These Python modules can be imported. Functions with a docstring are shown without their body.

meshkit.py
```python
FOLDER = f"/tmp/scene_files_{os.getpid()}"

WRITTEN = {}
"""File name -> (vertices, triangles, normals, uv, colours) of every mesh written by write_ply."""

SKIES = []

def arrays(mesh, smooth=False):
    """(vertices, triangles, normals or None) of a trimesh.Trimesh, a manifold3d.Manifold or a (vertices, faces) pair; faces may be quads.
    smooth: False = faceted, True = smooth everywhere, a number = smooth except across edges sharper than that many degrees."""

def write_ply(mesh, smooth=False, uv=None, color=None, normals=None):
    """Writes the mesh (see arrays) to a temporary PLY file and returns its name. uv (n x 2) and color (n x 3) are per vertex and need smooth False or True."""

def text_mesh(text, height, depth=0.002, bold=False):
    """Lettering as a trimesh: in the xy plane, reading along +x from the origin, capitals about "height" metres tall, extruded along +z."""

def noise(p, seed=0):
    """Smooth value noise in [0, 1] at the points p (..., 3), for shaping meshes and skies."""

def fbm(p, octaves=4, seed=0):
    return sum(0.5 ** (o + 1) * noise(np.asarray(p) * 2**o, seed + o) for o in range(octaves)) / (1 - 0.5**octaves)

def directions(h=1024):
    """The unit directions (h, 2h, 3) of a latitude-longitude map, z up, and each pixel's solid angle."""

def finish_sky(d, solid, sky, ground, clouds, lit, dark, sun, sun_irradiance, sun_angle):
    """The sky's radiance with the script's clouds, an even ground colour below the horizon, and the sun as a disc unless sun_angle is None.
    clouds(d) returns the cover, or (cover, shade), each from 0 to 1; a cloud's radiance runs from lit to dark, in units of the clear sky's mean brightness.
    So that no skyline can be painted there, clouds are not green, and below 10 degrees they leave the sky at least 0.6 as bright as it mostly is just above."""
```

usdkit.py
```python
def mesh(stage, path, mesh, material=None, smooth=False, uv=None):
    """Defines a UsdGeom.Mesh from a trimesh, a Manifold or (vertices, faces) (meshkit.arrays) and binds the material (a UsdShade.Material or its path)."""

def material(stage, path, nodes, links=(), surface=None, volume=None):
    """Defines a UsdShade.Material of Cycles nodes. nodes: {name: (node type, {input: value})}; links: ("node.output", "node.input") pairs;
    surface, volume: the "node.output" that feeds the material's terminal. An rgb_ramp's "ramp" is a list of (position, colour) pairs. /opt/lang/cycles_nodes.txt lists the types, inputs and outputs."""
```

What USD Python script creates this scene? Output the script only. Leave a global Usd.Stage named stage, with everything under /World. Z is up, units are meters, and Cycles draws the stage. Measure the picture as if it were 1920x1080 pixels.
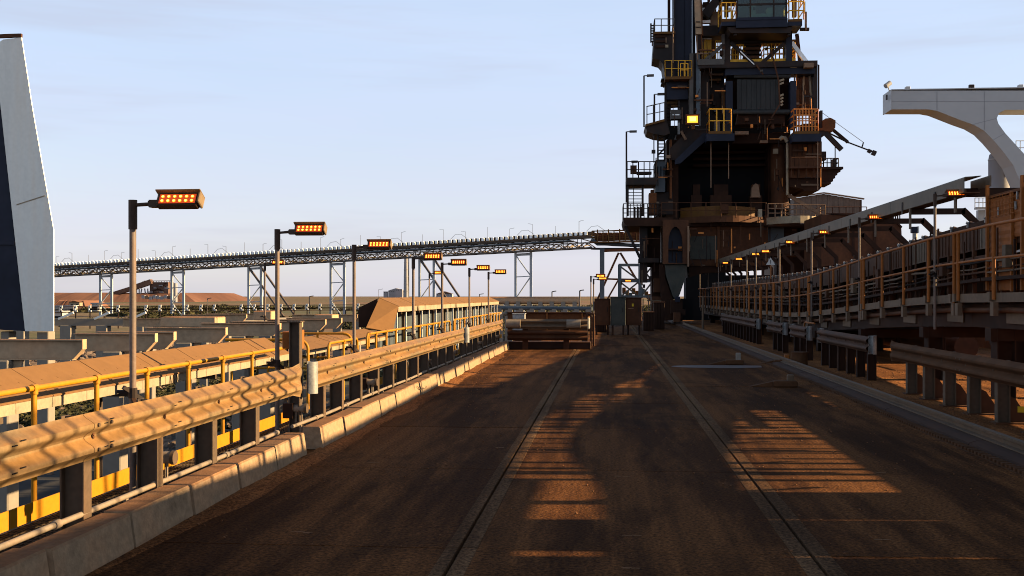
import math, random
import numpy as np, trimesh, usdkit, meshkit
from pxr import Usd, UsdGeom, UsdLux, UsdShade, Gf, Sdf, Vt

stage = Usd.Stage.CreateInMemory()
UsdGeom.SetStageUpAxis(stage, 'Z'); UsdGeom.SetStageMetersPerUnit(stage, 1.0)
WORLD = UsdGeom.Xform.Define(stage, '/World'); stage.SetDefaultPrim(WORLD.GetPrim())
UsdGeom.Scope.Define(stage, '/World/Looks')
rng = random.Random(7); nrng = np.random.default_rng(7)

# ------------------------------------------------------------------ camera, sky, sun, exposure
EYE = 1.7; F = 2000.0; V0 = 555.0; TH = math.atan(180 / 2000)
cam = UsdGeom.Camera.Define(stage, '/World/camera')
cam.CreateHorizontalApertureAttr(36.0); cam.CreateVerticalApertureAttr(20.25); cam.CreateFocalLengthAttr(37.5)
cam.CreateVerticalApertureOffsetAttr(0.28); cam.CreateClippingRangeAttr(Gf.Vec2f(0.1, 20000))
cam.CreateExposureAttr(1.95)
cam.AddTranslateOp().Set((0, 0, EYE)); cam.AddRotateZOp().Set(math.degrees(TH)); cam.AddRotateXOp().Set(90)
SUN_E, SUN_A = math.radians(18.8), math.radians(4)
SUN = np.array([math.cos(SUN_A) * math.cos(SUN_E), math.sin(SUN_A) * math.cos(SUN_E), math.sin(SUN_E)])
usdkit.material(stage, '/World/Looks/sky_air', {
    's': ('sky_texture', {'sky_type': 'single_scattering', 'sun_disc': False, 'sun_elevation': SUN_E, 'sun_rotation': math.atan2(SUN[0], SUN[1])}),
    'tc': ('texture_coordinate', {}), 'mp': ('mapping', {'scale': (1.2, 1.2, 9.0)}),
    'n': ('noise_texture', {'scale': 2.2, 'detail': 3.0, 'roughness': 0.5}),
    'r': ('map_range', {'from_min': 0.3, 'from_max': 0.7, 'to_min': 0.84, 'to_max': 0.66, 'clamp': True}),
    'sx': ('separate_xyz', {}), 'el': ('map_range', {'range_type': 'smoothstep', 'from_min': 0.26, 'from_max': 0.75, 'to_min': 1.0, 'to_max': 0.06, 'clamp': True}), 'hf': ('math', {'math_type': 'multiply'}),
    'hz': ('map_range', {'range_type': 'smoothstep', 'from_min': 0.0, 'from_max': 0.24, 'clamp': True}), 'hc': ('mix_color', {'a': (3.62, 3.55, 4.2), 'b': (3.22, 3.78, 4.9), 'use_clamp': False}),
    'mp3': ('mapping', {'scale': (1.6, 1.6, 17.0), 'location': (0.35, 0.0, 0.4)}), 'n3': ('noise_texture', {'scale': 1.5, 'detail': 4.0, 'roughness': 0.55}), 'r3': ('map_range', {'range_type': 'smoothstep', 'from_min': 0.47, 'from_max': 0.72, 'to_min': 0.0, 'to_max': 0.36, 'clamp': True}), 'sm': ('mix_color', {'b': (2.55, 2.55, 3.05), 'use_clamp': False}),
    'm': ('mix_color', {'use_clamp': False}),
    'b': ('background_shader', {'strength': 0.0545})},
    [('tc.generated', 'mp.vector'), ('mp.vector', 'n.vector'), ('n.fac', 'r.value'), ('tc.generated', 'sx.vector'), ('sx.z', 'hz.value'), ('hz.result', 'hc.fac'), ('hc.result', 'm.b'), ('sx.z', 'el.value'), ('r.result', 'hf.value1'), ('el.result', 'hf.value2'), ('hf.value', 'm.fac'), ('s.color', 'm.a'), ('tc.generated', 'mp3.vector'), ('mp3.vector', 'n3.vector'), ('n3.fac', 'r3.value'), ('r3.result', 'sm.fac'), ('m.result', 'sm.a'), ('sm.result', 'b.color')], surface='b.background')
dome = UsdLux.DomeLight.Define(stage, '/World/sky')
UsdShade.MaterialBindingAPI.Apply(dome.GetPrim()).Bind(UsdShade.Material.Get(stage, '/World/Looks/sky_air'))
sun = UsdLux.DistantLight.Define(stage, '/World/sun')
sun.CreateIntensityAttr(1.25); sun.CreateNormalizeAttr(True); sun.CreateAngleAttr(0.45); sun.CreateColorAttr((1.0, 0.71, 0.38))
sun.AddOrientOp().Set(Gf.Quatf(Gf.Rotation(Gf.Vec3d(0, 0, 1), Gf.Vec3d(*map(float, SUN))).GetQuat()))

# ------------------------------------------------------------------ measuring helpers (photograph pixel -> place)
CT, ST = math.cos(TH), math.sin(TH)
def ray(u, v):
    a, b = (u - 960) / F, (V0 - v) / F
    return np.array([-ST + a * CT, CT + a * ST, b])
def at_y(u, v, y): d = ray(u, v); return np.array([0, 0, EYE]) + d * (y / d[1])
def at_x(u, v, x): d = ray(u, v); return np.array([0, 0, EYE]) + d * (x / d[0])
def at_z(u, v, z): d = ray(u, v); return np.array([0, 0, EYE]) + d * ((z - EYE) / d[2])
def at_d(u, v, D): return np.array([0, 0, EYE]) + ray(u, v) * D
def yx(u, x): return at_x(u, V0, x)[1]

# ------------------------------------------------------------------ materials
LOOKS = {}
DARK = {'rust_steel', 'rust_dark', 'dark_steel', 'panel_brown', 'post_steel', 'grating_steel', 'belt_rubber', 'lamp_body', 'gray_drum', 'grey_steel', 'canopy_sheet', 'channel_steel', 'cabinet_green', 'shed_cladding', 'yellow_rusty', 'rust_orange', 'panel_pale', 'slate_steel', 'navy_paint'}
def look(name, base, dust=None, amount=0.0, rough=0.7, metal=0.0, var=0.25, scale=3.0, bump=0.0, bscale=60.0, top=0.0, streak=(1, 1, 1), spec=0.14):
    """Weathered surface: base colour with blotches, dust in patches and, by 'top', lying on what faces up."""
    k = 1.0 if name in ('white_steel', 'machine_yellow', 'machine_orange', 'trestle_steel', 'pale_hood', 'cream_steel') else (0.36 if name in DARK else 0.52)
    base = tuple(k * c for c in base); dust = None if dust is None else tuple(k * c for c in dust)
    n = {'g': ('geometry', {}), 'mp': ('mapping', {'scale': streak}),
         'n1': ('noise_texture', {'scale': scale, 'detail': 5.0, 'roughness': 0.6}),
         'n2': ('noise_texture', {'scale': scale * 7.3, 'detail': 4.0, 'roughness': 0.65}),
         'r1': ('map_range', {'from_min': 0.3, 'from_max': 0.7, 'to_min': 1 - var, 'to_max': 1 + var, 'clamp': True}),
         'r2': ('map_range', {'from_min': 0.3, 'from_max': 0.7, 'to_min': 1 - var * .6, 'to_max': 1 + var * .6, 'clamp': True}),
         'mm': ('math', {'math_type': 'multiply'}), 'vc': ('combine_color', {}),
         'c': ('mix_color', {'blend_type': 'multiply', 'fac': 1.0, 'use_clamp': False}),
         'p': ('principled_bsdf', {'roughness': rough, 'metallic': metal, 'specular_ior_level': spec})}
    l = [('g.position', 'mp.vector'), ('mp.vector', 'n1.vector'), ('g.position', 'n2.vector'), ('n1.fac', 'r1.value'), ('n2.fac', 'r2.value'), ('r1.result', 'mm.value1'), ('r2.result', 'mm.value2'),
         ('mm.value', 'vc.r'), ('mm.value', 'vc.g'), ('mm.value', 'vc.b'), ('vc.color', 'c.b'), ('c.result', 'p.base_color')]
    if dust is not None:
        n |= {'sx': ('separate_xyz', {}), 'up': ('map_range', {'from_min': 0.15, 'from_max': 0.9, 'to_min': 0.0, 'to_max': top, 'clamp': True}),
              'dn': ('map_range', {'from_min': 0.62 - amount * .5, 'from_max': 0.78 - amount * .5, 'to_min': amount * .35, 'to_max': min(1.0, amount * 1.3), 'clamp': True}),
              'ad': ('math', {'math_type': 'add', 'use_clamp': True}), 'd': ('mix_color', {'a': base, 'b': dust})}
        l += [('g.normal', 'sx.vector'), ('sx.z', 'up.value'), ('n1.fac', 'dn.value'), ('up.result', 'ad.value1'), ('dn.result', 'ad.value2'), ('ad.value', 'd.fac'), ('d.result', 'c.a')]
    else:
        n['c'][1]['a'] = base
    if bump:
        n |= {'n3': ('noise_texture', {'scale': bscale, 'detail': 3.0}), 'bp': ('bump', {'strength': bump, 'distance': 0.01})}
        l += [('g.position', 'n3.vector'), ('n3.fac', 'bp.height'), ('bp.normal', 'p.normal')]
    LOOKS[name] = usdkit.material(stage, '/World/Looks/' + name, n, l, surface='p.BSDF')
    return name
DUST = (0.30, 0.135, 0.048)
look('kerb_concrete', (0.50, 0.36, 0.22), (0.25, 0.12, 0.052), 0.38, 0.9, top=0.75, scale=2.6, var=.38, bump=0.4)
look('beam_galvanised', (0.31, 0.25, 0.15), (0.29, 0.155, 0.055), 0.55, 0.55, var=0.32, scale=2.4, top=0.5, streak=(1, .5, 1), bump=.12)
look('post_steel', (0.21, 0.15, 0.10), (0.17, 0.08, 0.036), 0.3, 0.6, scale=3, streak=(1, 1, .3))
look('splice_steel', (0.42, 0.43, 0.42), (0.3, 0.2, 0.1), 0.15, 0.4, scale=6, var=.35, metal=.3)
look('conduit_steel', (0.34, 0.28, 0.21), (0.25, 0.13, 0.06), 0.3, 0.5, scale=4)
look('yellow_paint', (0.62, 0.27, 0.012), (0.36, 0.15, 0.03), 0.25, 0.5, scale=3, var=.15, top=.25)
look('yellow_rusty', (0.34, 0.15, 0.02), (0.14, 0.06, 0.025), 0.45, 0.6, scale=2.0, var=.25, top=.2)
look('orange_rail', (0.52, 0.165, 0.026), (0.2, 0.075, 0.025), 0.4, 0.6, scale=2.0, var=.25)
look('cover_dust', (0.275, 0.142, 0.055), (0.24, 0.118, 0.042), 0.4, 0.95, var=.12, scale=1.2, bump=.1)
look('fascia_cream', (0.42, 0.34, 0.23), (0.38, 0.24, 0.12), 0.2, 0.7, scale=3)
look('lamp_body', (0.10, 0.06, 0.04), (0.22, 0.11, 0.05), 0.2, 0.5, top=.7)
look('lamp_hood', (0.30, 0.22, 0.13), (0.28, 0.14, 0.06), 0.4, 0.6, top=.6)
look('lamp_pole', (0.24, 0.20, 0.17), (0.22, 0.11, 0.06), 0.35, 0.5, scale=5, streak=(1, 1, .4))
look('white_steel', (0.60, 0.595, 0.54), (0.44, 0.33, 0.22), 0.24, 0.5, var=.08, scale=1.3, streak=(2.2, 2.2, .14))
look('cream_steel', (0.36, 0.255, 0.155), (0.28, 0.13, 0.055), 0.35, 0.7, top=.85, scale=1.2)
look('grey_column', (0.33, 0.285, 0.23), (0.3, 0.22, 0.15), 0.12, 0.7, scale=1.2, var=.1)
look('navy_paint', (0.022, 0.030, 0.058), (0.07, 0.04, 0.03), 0.15, 0.45, scale=.8, top=.6)
look('dark_steel', (0.034, 0.030, 0.030), (0.085, 0.038, 0.018), 0.42, 0.55, scale=.8, top=.6)
look('rust_steel', (0.145, 0.056, 0.025), (0.19, 0.075, 0.028), 0.35, 0.75, scale=1.0, top=.7, var=.3, streak=(1, 1, .4))
look('rust_dark', (0.055, 0.022, 0.011), (0.10, 0.04, 0.017), 0.3, 0.8, scale=1.0, top=.7)
look('rust_orange', (0.30, 0.10, 0.026), (0.12, 0.045, 0.02), 0.35, 0.7, scale=1.5, var=.3, streak=(1, .5, 2))
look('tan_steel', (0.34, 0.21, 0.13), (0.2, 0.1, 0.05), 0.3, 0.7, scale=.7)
look('grey_steel', (0.19, 0.175, 0.155), (0.18, 0.10, 0.06), 0.25, 0.5, scale=.3, top=.6)
look('slate_steel', (0.15, 0.19, 0.22), (0.15, 0.1, 0.07), 0.12, 0.5, scale=.4)
look('pale_hood', (0.78, 0.80, 0.78), (0.5, 0.4, 0.3), 0.05, 0.5, scale=.5)
look('belt_rubber', (0.02, 0.018, 0.017), (0.07, 0.035, 0.02), 0.35, 0.9, scale=2)
look('panel_brown', (0.115, 0.05, 0.024), (0.15, 0.062, 0.028), 0.4, 0.7, scale=1.2, streak=(1, 1, .3))
look('panel_pale', (0.26, 0.20, 0.14), (0.2, 0.12, 0.07), 0.25, 0.6, scale=2)
look('canopy_sheet', (0.22, 0.17, 0.115), (0.16, 0.10, 0.06), 0.2, 0.5, scale=1, top=.5)
look('channel_steel', (0.27, 0.185, 0.115), (0.18, 0.085, 0.04), 0.3, 0.6, scale=1.5)
look('grating_steel', (0.11, 0.08, 0.05), (0.16, 0.08, 0.035), 0.3, 0.6)
look('rail_steel', (0.135, 0.066, 0.033), (0.12, 0.052, 0.023), 0.3, 0.8, scale=2, spec=.04, bump=.1)
look('gray_drum', (0.075, 0.08, 0.078), (0.06, 0.04, 0.03), 0.25, 0.7, scale=1.0, streak=(2, 1, .4))
look('shed_cladding', (0.30, 0.22, 0.17), (0.2, 0.12, 0.08), 0.3, 0.7, scale=.2)
look('ship_white', (0.60, 0.60, 0.585), (0.4, 0.35, 0.3), 0.05, 0.4, scale=.15, var=.05)
look('cabinet_green', (0.10, 0.11, 0.09), (0.13, 0.07, 0.04), 0.25, 0.6, scale=2)
look('cabinet_white', (0.50, 0.50, 0.48), (0.35, 0.2, 0.1), 0.2, 0.6, scale=2)
look('rock_stone', (0.20, 0.135, 0.095), (0.30, 0.24, 0.19), 0.3, 0.95, scale=.8, var=.4)
look('far_rust', (0.17, 0.10, 0.075), (0.2, 0.13, 0.1), 0.3, 0.9, scale=.03)
look('far_grey', (0.40, 0.40, 0.42), (0.45, 0.4, 0.38), 0.3, 0.9, scale=.02, var=.1)
look('far_white', (0.62, 0.58, 0.52), None, 0, 0.8, var=.08)
look('far_ore', (0.19, 0.085, 0.055), (0.26, 0.13, 0.08), 0.4, 1.0, scale=.01)
look('shrub_leaf', (0.062, 0.062, 0.026), (0.13, 0.10, 0.045), 0.3, 0.9, scale=.15, var=.4)
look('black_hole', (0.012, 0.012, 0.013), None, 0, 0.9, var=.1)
look('sign_white', (0.7, 0.7, 0.68), None, 0, 0.6, var=.05)
look('sign_yellow', (0.75, 0.52, 0.03), None, 0, 0.6, var=.05)
look('scrawl_ink', (0.03, 0.028, 0.026), None, 0, 0.9, var=.1)
look('cab_seat', (0.05, 0.03, 0.03), None, 0, 0.7); look('cab_console', (0.42, 0.46, 0.43), None, 0, 0.6, var=.15)
look('machine_yellow', (0.62, 0.33, 0.03), (0.4, 0.17, 0.03), .2, .5, scale=2); look('machine_orange', (0.55, 0.19, 0.04), (0.35, 0.12, 0.03), .25, .6, scale=2); look('trestle_steel', (0.24, 0.27, 0.29), (0.2, 0.14, 0.1), .1, .5, scale=.3)  # brighter copies of the plain paints, giving rails and legs a lit look
look('casing_orange', (0.50, 0.165, 0.04), (0.2, 0.07, 0.025), .35, .7, scale=1.2, streak=(1, .5, 2))
look('rust_edge', (0.085, 0.034, 0.013), (0.11, 0.042, 0.015), .4, .95, scale=2, spec=.02, bump=.2)
look('flood_tan', (0.26, 0.115, 0.05), (0.2, 0.09, 0.04), .3, .9, scale=.8)
LOOKS['led_amber'] = usdkit.material(stage, '/World/Looks/led_amber', {'e': ('emission', {'color': (1.0, 0.21, 0.008), 'strength': 0.8})}, surface='e.emission')
LOOKS['led_core'] = usdkit.material(stage, '/World/Looks/led_core', {'e': ('emission', {'color': (1.0, 0.46, 0.05), 'strength': 2.2})}, surface='e.emission')
LOOKS['lens_panel'] = usdkit.material(stage, '/World/Looks/lens_panel', {'p': ('principled_bsdf', {'base_color': (0.05, 0.012, 0.004), 'roughness': 0.3, 'emission_color': (1.0, 0.09, 0.002), 'emission_strength': 0.16})}, surface='p.BSDF')  # faint emission paints the red glow around the LEDs
LOOKS['flood_glow'] = usdkit.material(stage, '/World/Looks/flood_glow', {'e': ('emission', {'color': (1.0, 0.36, 0.03), 'strength': 0.7})}, surface='e.emission')
LOOKS['cab_glass'] = usdkit.material(stage, '/World/Looks/cab_glass', {'f': ('fresnel', {'IOR': 1.5}), 't': ('transparent_bsdf', {'color': (0.55, 0.72, 0.66)}), 'g': ('glossy_bsdf', {'roughness': 0.03}), 'm': ('mix_closure', {})},
    [('f.fac', 'm.fac'), ('t.BSDF', 'm.closure1'), ('g.BSDF', 'm.closure2')], surface='m.closure')
LOOKS['pale_patch_look'] = usdkit.material(stage, '/World/Looks/pale_patch_look', {'p': ('principled_bsdf', {'base_color': (0.075, 0.075, 0.08), 'roughness': 0.3, 'specular_ior_level': .5})}, surface='p.BSDF')
def deck_look(name, c1, c2, grit, gamt):
    LOOKS[name] = usdkit.material(stage, '/World/Looks/' + name, {
        'g': ('geometry', {}), 'oi': ('object_info', {}), 'mp': ('mapping', {'scale': (1.0, .16, 1)}), 'mp2': ('mapping', {'scale': (3.4, .13, 1)}),
        'n1': ('noise_texture', {'scale': .9, 'detail': 8.0, 'roughness': .68}), 'n2': ('noise_texture', {'scale': 1.6, 'detail': 5.0, 'roughness': .6}), 'n4': ('noise_texture', {'scale': .55, 'detail': 5.0, 'roughness': .7, 'distortion': .6}), 'r4': ('map_range', {'range_type': 'smoothstep', 'from_min': .56, 'from_max': .64, 'to_min': 1.0, 'to_max': .66, 'clamp': True}), 'm3': ('math', {'math_type': 'multiply'}),
        'n3': ('noise_texture', {'scale': 38.0, 'detail': 3.0, 'roughness': .7}), 'v': ('voronoi_texture', {'scale': 26.0}),
        'r1': ('rgb_ramp', {'ramp': [(0, c1), (.44, c1), (.54, c2), (1, c2)]}),
        'r2': ('map_range', {'from_min': .3, 'from_max': .7, 'to_min': .7, 'to_max': 1.3, 'clamp': True}), 'r3': ('map_range', {'from_min': .36, 'from_max': .64, 'to_min': .35, 'to_max': 1.65, 'clamp': True}),
        'ro': ('map_range', {'to_min': .86, 'to_max': 1.14}),
        'm1': ('math', {'math_type': 'multiply'}), 'm2': ('math', {'math_type': 'multiply'}), 'cc': ('combine_color', {}), 'c': ('mix_color', {'blend_type': 'multiply', 'fac': 1.0, 'use_clamp': False}),
        'vg': ('map_range', {'from_min': .0, 'from_max': .28, 'to_min': gamt, 'to_max': 0.0, 'clamp': True}), 'gx': ('mix_color', {'b': grit}),
        'bp': ('bump', {'strength': .8, 'distance': .014}), 'p': ('principled_bsdf', {'roughness': .9, 'specular_ior_level': .04})},
        [('g.position', 'mp.vector'), ('g.position', 'mp2.vector'), ('mp.vector', 'n1.vector'), ('mp2.vector', 'n2.vector'), ('g.position', 'n3.vector'), ('g.position', 'v.vector'), ('n1.fac', 'r1.fac'), ('n2.fac', 'r2.value'), ('n3.fac', 'r3.value'),
         ('oi.random', 'ro.value'), ('r2.result', 'm1.value1'), ('r3.result', 'm1.value2'), ('m1.value', 'm2.value1'), ('ro.result', 'm2.value2'), ('g.position', 'n4.vector'), ('n4.fac', 'r4.value'), ('m2.value', 'm3.value1'), ('r4.result', 'm3.value2'), ('m3.value', 'cc.r'), ('m3.value', 'cc.g'), ('m3.value', 'cc.b'),
         ('r1.color', 'c.a'), ('cc.color', 'c.b'), ('c.result', 'gx.a'), ('v.distance', 'vg.value'), ('vg.result', 'gx.fac'), ('gx.result', 'p.base_color'), ('n3.fac', 'bp.height'), ('bp.normal', 'p.normal')], surface='p.BSDF')
deck_look('deck_concrete', (0.034, 0.0126, 0.0036), (0.082, 0.0325, 0.0098), (0.018, 0.007, 0.003), .6)
deck_look('deck_strip', (0.062, 0.031, 0.0135), (0.105, 0.057, 0.027), (0.035, 0.014, 0.006), .35)
deck_look('gravel_ore', (0.10, 0.038, 0.012), (0.17, 0.068, 0.022), (0.035, 0.015, 0.006), .9)
LOOKS['plain_earth'] = usdkit.material(stage, '/World/Looks/plain_earth', {
    'g': ('geometry', {}), 'mp': ('mapping', {'scale': (.0022, .011, 1)}), 'n': ('noise_texture', {'scale': 1.0, 'detail': 7.0, 'roughness': .62}), 'n2': ('noise_texture', {'scale': .35, 'detail': 6.0, 'roughness': .7}),
    'r': ('rgb_ramp', {'ramp': [(0, (.06, .06, .025)), (.42, (.075, .068, .03)), (.52, (.12, .085, .045)), (.6, (.15, .075, .045)), (1, (.175, .09, .055))]}),
    'r2': ('map_range', {'from_min': .3, 'from_max': .7, 'to_min': .55, 'to_max': 1.4, 'clamp': True}), 'cc': ('combine_color', {}), 'c': ('mix_color', {'blend_type': 'multiply', 'fac': 1.0, 'use_clamp': False}),
    'sx': ('separate_xyz', {}), 'nr': ('map_range', {'from_min': 28, 'from_max': 46, 'clamp': True}), 'nc': ('mix_color', {'a': (.034, .032, .03)}),
    'p': ('principled_bsdf', {'roughness': .95, 'specular_ior_level': .1})},
    [('g.position', 'mp.vector'), ('mp.vector', 'n.vector'), ('g.position', 'n2.vector'), ('n.fac', 'r.fac'), ('n2.fac', 'r2.value'), ('r2.result', 'cc.r'), ('r2.result', 'cc.g'), ('r2.result', 'cc.b'), ('g.position', 'sx.vector'), ('sx.y', 'nr.value'),
     ('nr.result', 'nc.fac'), ('r.color', 'nc.b'), ('nc.result', 'c.a'), ('cc.color', 'c.b'), ('c.result', 'p.base_color')], surface='p.BSDF')

# ------------------------------------------------------------------ mesh helpers
cat_ = trimesh.util.concatenate
def box(x0, y0, z0, x1, y1, z1):
    return trimesh.creation.box(bounds=[(min(x0, x1), min(y0, y1), min(z0, z1)), (max(x0, x1), max(y0, y1), max(z0, z1))])
BEV = None
def cbox(x0, y0, z0, x1, y1, z1, c=.012):
    lo, hi = np.array([x0, y0, z0], float), np.array([x1, y1, z1], float); lo, hi = np.minimum(lo, hi), np.maximum(lo, hi)
    p = []
    for i in (0, 1):
        for j in (0, 1):
            for k in (0, 1):
                s = np.array([i, j, k]); q = np.where(s, hi, lo); g = np.where(s, -c, c)
                for a in range(3):
                    h = q + g; h[a] = q[a]; p.append(h)
    return trimesh.convex.convex_hull(np.array(p))
def frame_of(p, q):
    p, q = np.asarray(p, float), np.asarray(q, float); d = q - p; L = np.linalg.norm(d); d = d / L
    up = np.array([0, 0, 1.0]) if abs(d[2]) < .98 else np.array([0, 1.0, 0])
    s = np.cross(d, up); s /= np.linalg.norm(s); u = np.cross(s, d)
    return p, L, d, s, u
def bar(p, q, w, h=None):
    h = h or w; p, L, d, s, u = frame_of(p, q)
    m = trimesh.creation.box(extents=(w, L, h)); T = np.eye(4); T[:3, 0], T[:3, 1], T[:3, 2] = s, d, u; T[:3, 3] = p + d * L / 2
    m.apply_transform(T); return m
def tube(p, q, r, n=8):
    p, L, d, s, u = frame_of(p, q); a = np.linspace(0, 2 * math.pi, n, endpoint=False)
    ring = np.outer(np.cos(a), s) * r + np.outer(np.sin(a), u) * r
    v = np.vstack([p + ring, p + d * L + ring, [p], [p + d * L]]); f = []
    for i in range(n):
        j = (i + 1) % n; f += [[i, j, n + j], [i, n + j, n + i], [2 * n, j, i], [2 * n + 1, n + i, n + j]]
    m = trimesh.Trimesh(v, np.array(f), process=False); m.fix_normals(); return m
def path(pts, r, n=8):
    """A round bar bent along points: one continuous skin."""
    pts = [np.asarray(p, float) for p in pts]; rings = []; a = np.linspace(0, 2 * math.pi, n, endpoint=False); ref = None
    for i, p in enumerate(pts):
        d = (pts[min(i + 1, len(pts) - 1)] - pts[max(i - 1, 0)]); d /= np.linalg.norm(d)
        if ref is None:
            ref = np.array([0, 0, 1.0]) if abs(d[2]) < .9 else np.array([1.0, 0, 0])
        s = np.cross(d, ref); s /= np.linalg.norm(s); u = np.cross(s, d); ref = u
        rings.append(p + r * (np.outer(np.cos(a), s) + np.outer(np.sin(a), u)))
    v = np.vstack(rings + [[pts[0]], [pts[-1]]]); f = []; k = len(pts)
    for i in range(k - 1):
        for j in range(n):
            b = (j + 1) % n; f += [[i * n + j, i * n + b, (i + 1) * n + b], [i * n + j, (i + 1) * n + b, (i + 1) * n + j]]
    for j in range(n):
        b = (j + 1) % n; f += [[k * n, b, j], [k * n + 1, (k - 1) * n + j, (k - 1) * n + b]]
    m = trimesh.Trimesh(v, np.array(f), process=False); m.fix_normals(); return m
def arc(c, r, a0, a1, e1, e2, n=6):
    return [np.asarray(c) + r * (math.cos(t) * np.asarray(e1) + math.sin(t) * np.asarray(e2)) for t in np.linspace(a0, a1, n)]
def prism(poly, axis, lo, hi):
    """Extrude a polygon: axis 'x' -> poly in (y,z); 'y' -> (x,z); 'z' -> (x,y)."""
    from shapely.geometry import Polygon
    m = trimesh.creation.extrude_polygon(Polygon(poly), hi - lo, engine='earcut'); v = np.array(m.vertices); v[:, 2] += lo
    m.vertices = {'x': v[:, [2, 0, 1]], 'y': v[:, [0, 2, 1]], 'z': v}[axis]
    m.fix_normals(); return m
def ibeam_x(x0, x1, y, z0, z1, w=.14, t=.016):
    """I-section lying along x."""
    return cat_([box(x0, y - w / 2, z1 - t, x1, y + w / 2, z1), box(x0, y - w / 2, z0, x1, y + w / 2, z0 + t), box(x0 + .001, y - t / 2, z0 + t, x1 - .001, y + t / 2, z1 - t)])
def ibeam_z(x0, x1, y, z0, z1, w=.11, t=.012):
    """I-section post: web across x, flanges facing +-x."""
    return cat_([box(x1 - t, y - w / 2, z0, x1, y + w / 2, z1), box(x0, y - w / 2, z0, x0 + t, y + w / 2, z1), box(x0 + t, y - t / 2, z0, x1 - t, y + t / 2, z1 - .002)])
def strip(f0, f1, ys):
    """Quad strip between two curves over ys (open sheet with a little thickness)."""
    a = np.array([f0(y) for y in ys]); b = np.array([f1(y) for y in ys]); n = len(ys)
    v = np.vstack([a, b, a - [0, 0, .012], b - [0, 0, .012]]); f = []
    for i in range(n - 1):
        f += [[i, n + i, n + i + 1], [i, n + i + 1, i + 1], [2 * n + i, 2 * n + i + 1, 3 * n + i + 1], [2 * n + i, 3 * n + i + 1, 3 * n + i], [i, i + 1, 2 * n + i + 1], [i, 2 * n + i + 1, 2 * n + i], [n + i, 3 * n + i + 1, n + i + 1], [n + i, 3 * n + i, 3 * n + i + 1]]
    f += [[0, 2 * n, 3 * n], [0, 3 * n, n], [n - 1, 2 * n - 1, 4 * n - 1], [n - 1, 4 * n - 1, 3 * n - 1]]
    m = trimesh.Trimesh(v, np.array(f), process=False); m.fix_normals(); return m

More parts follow.
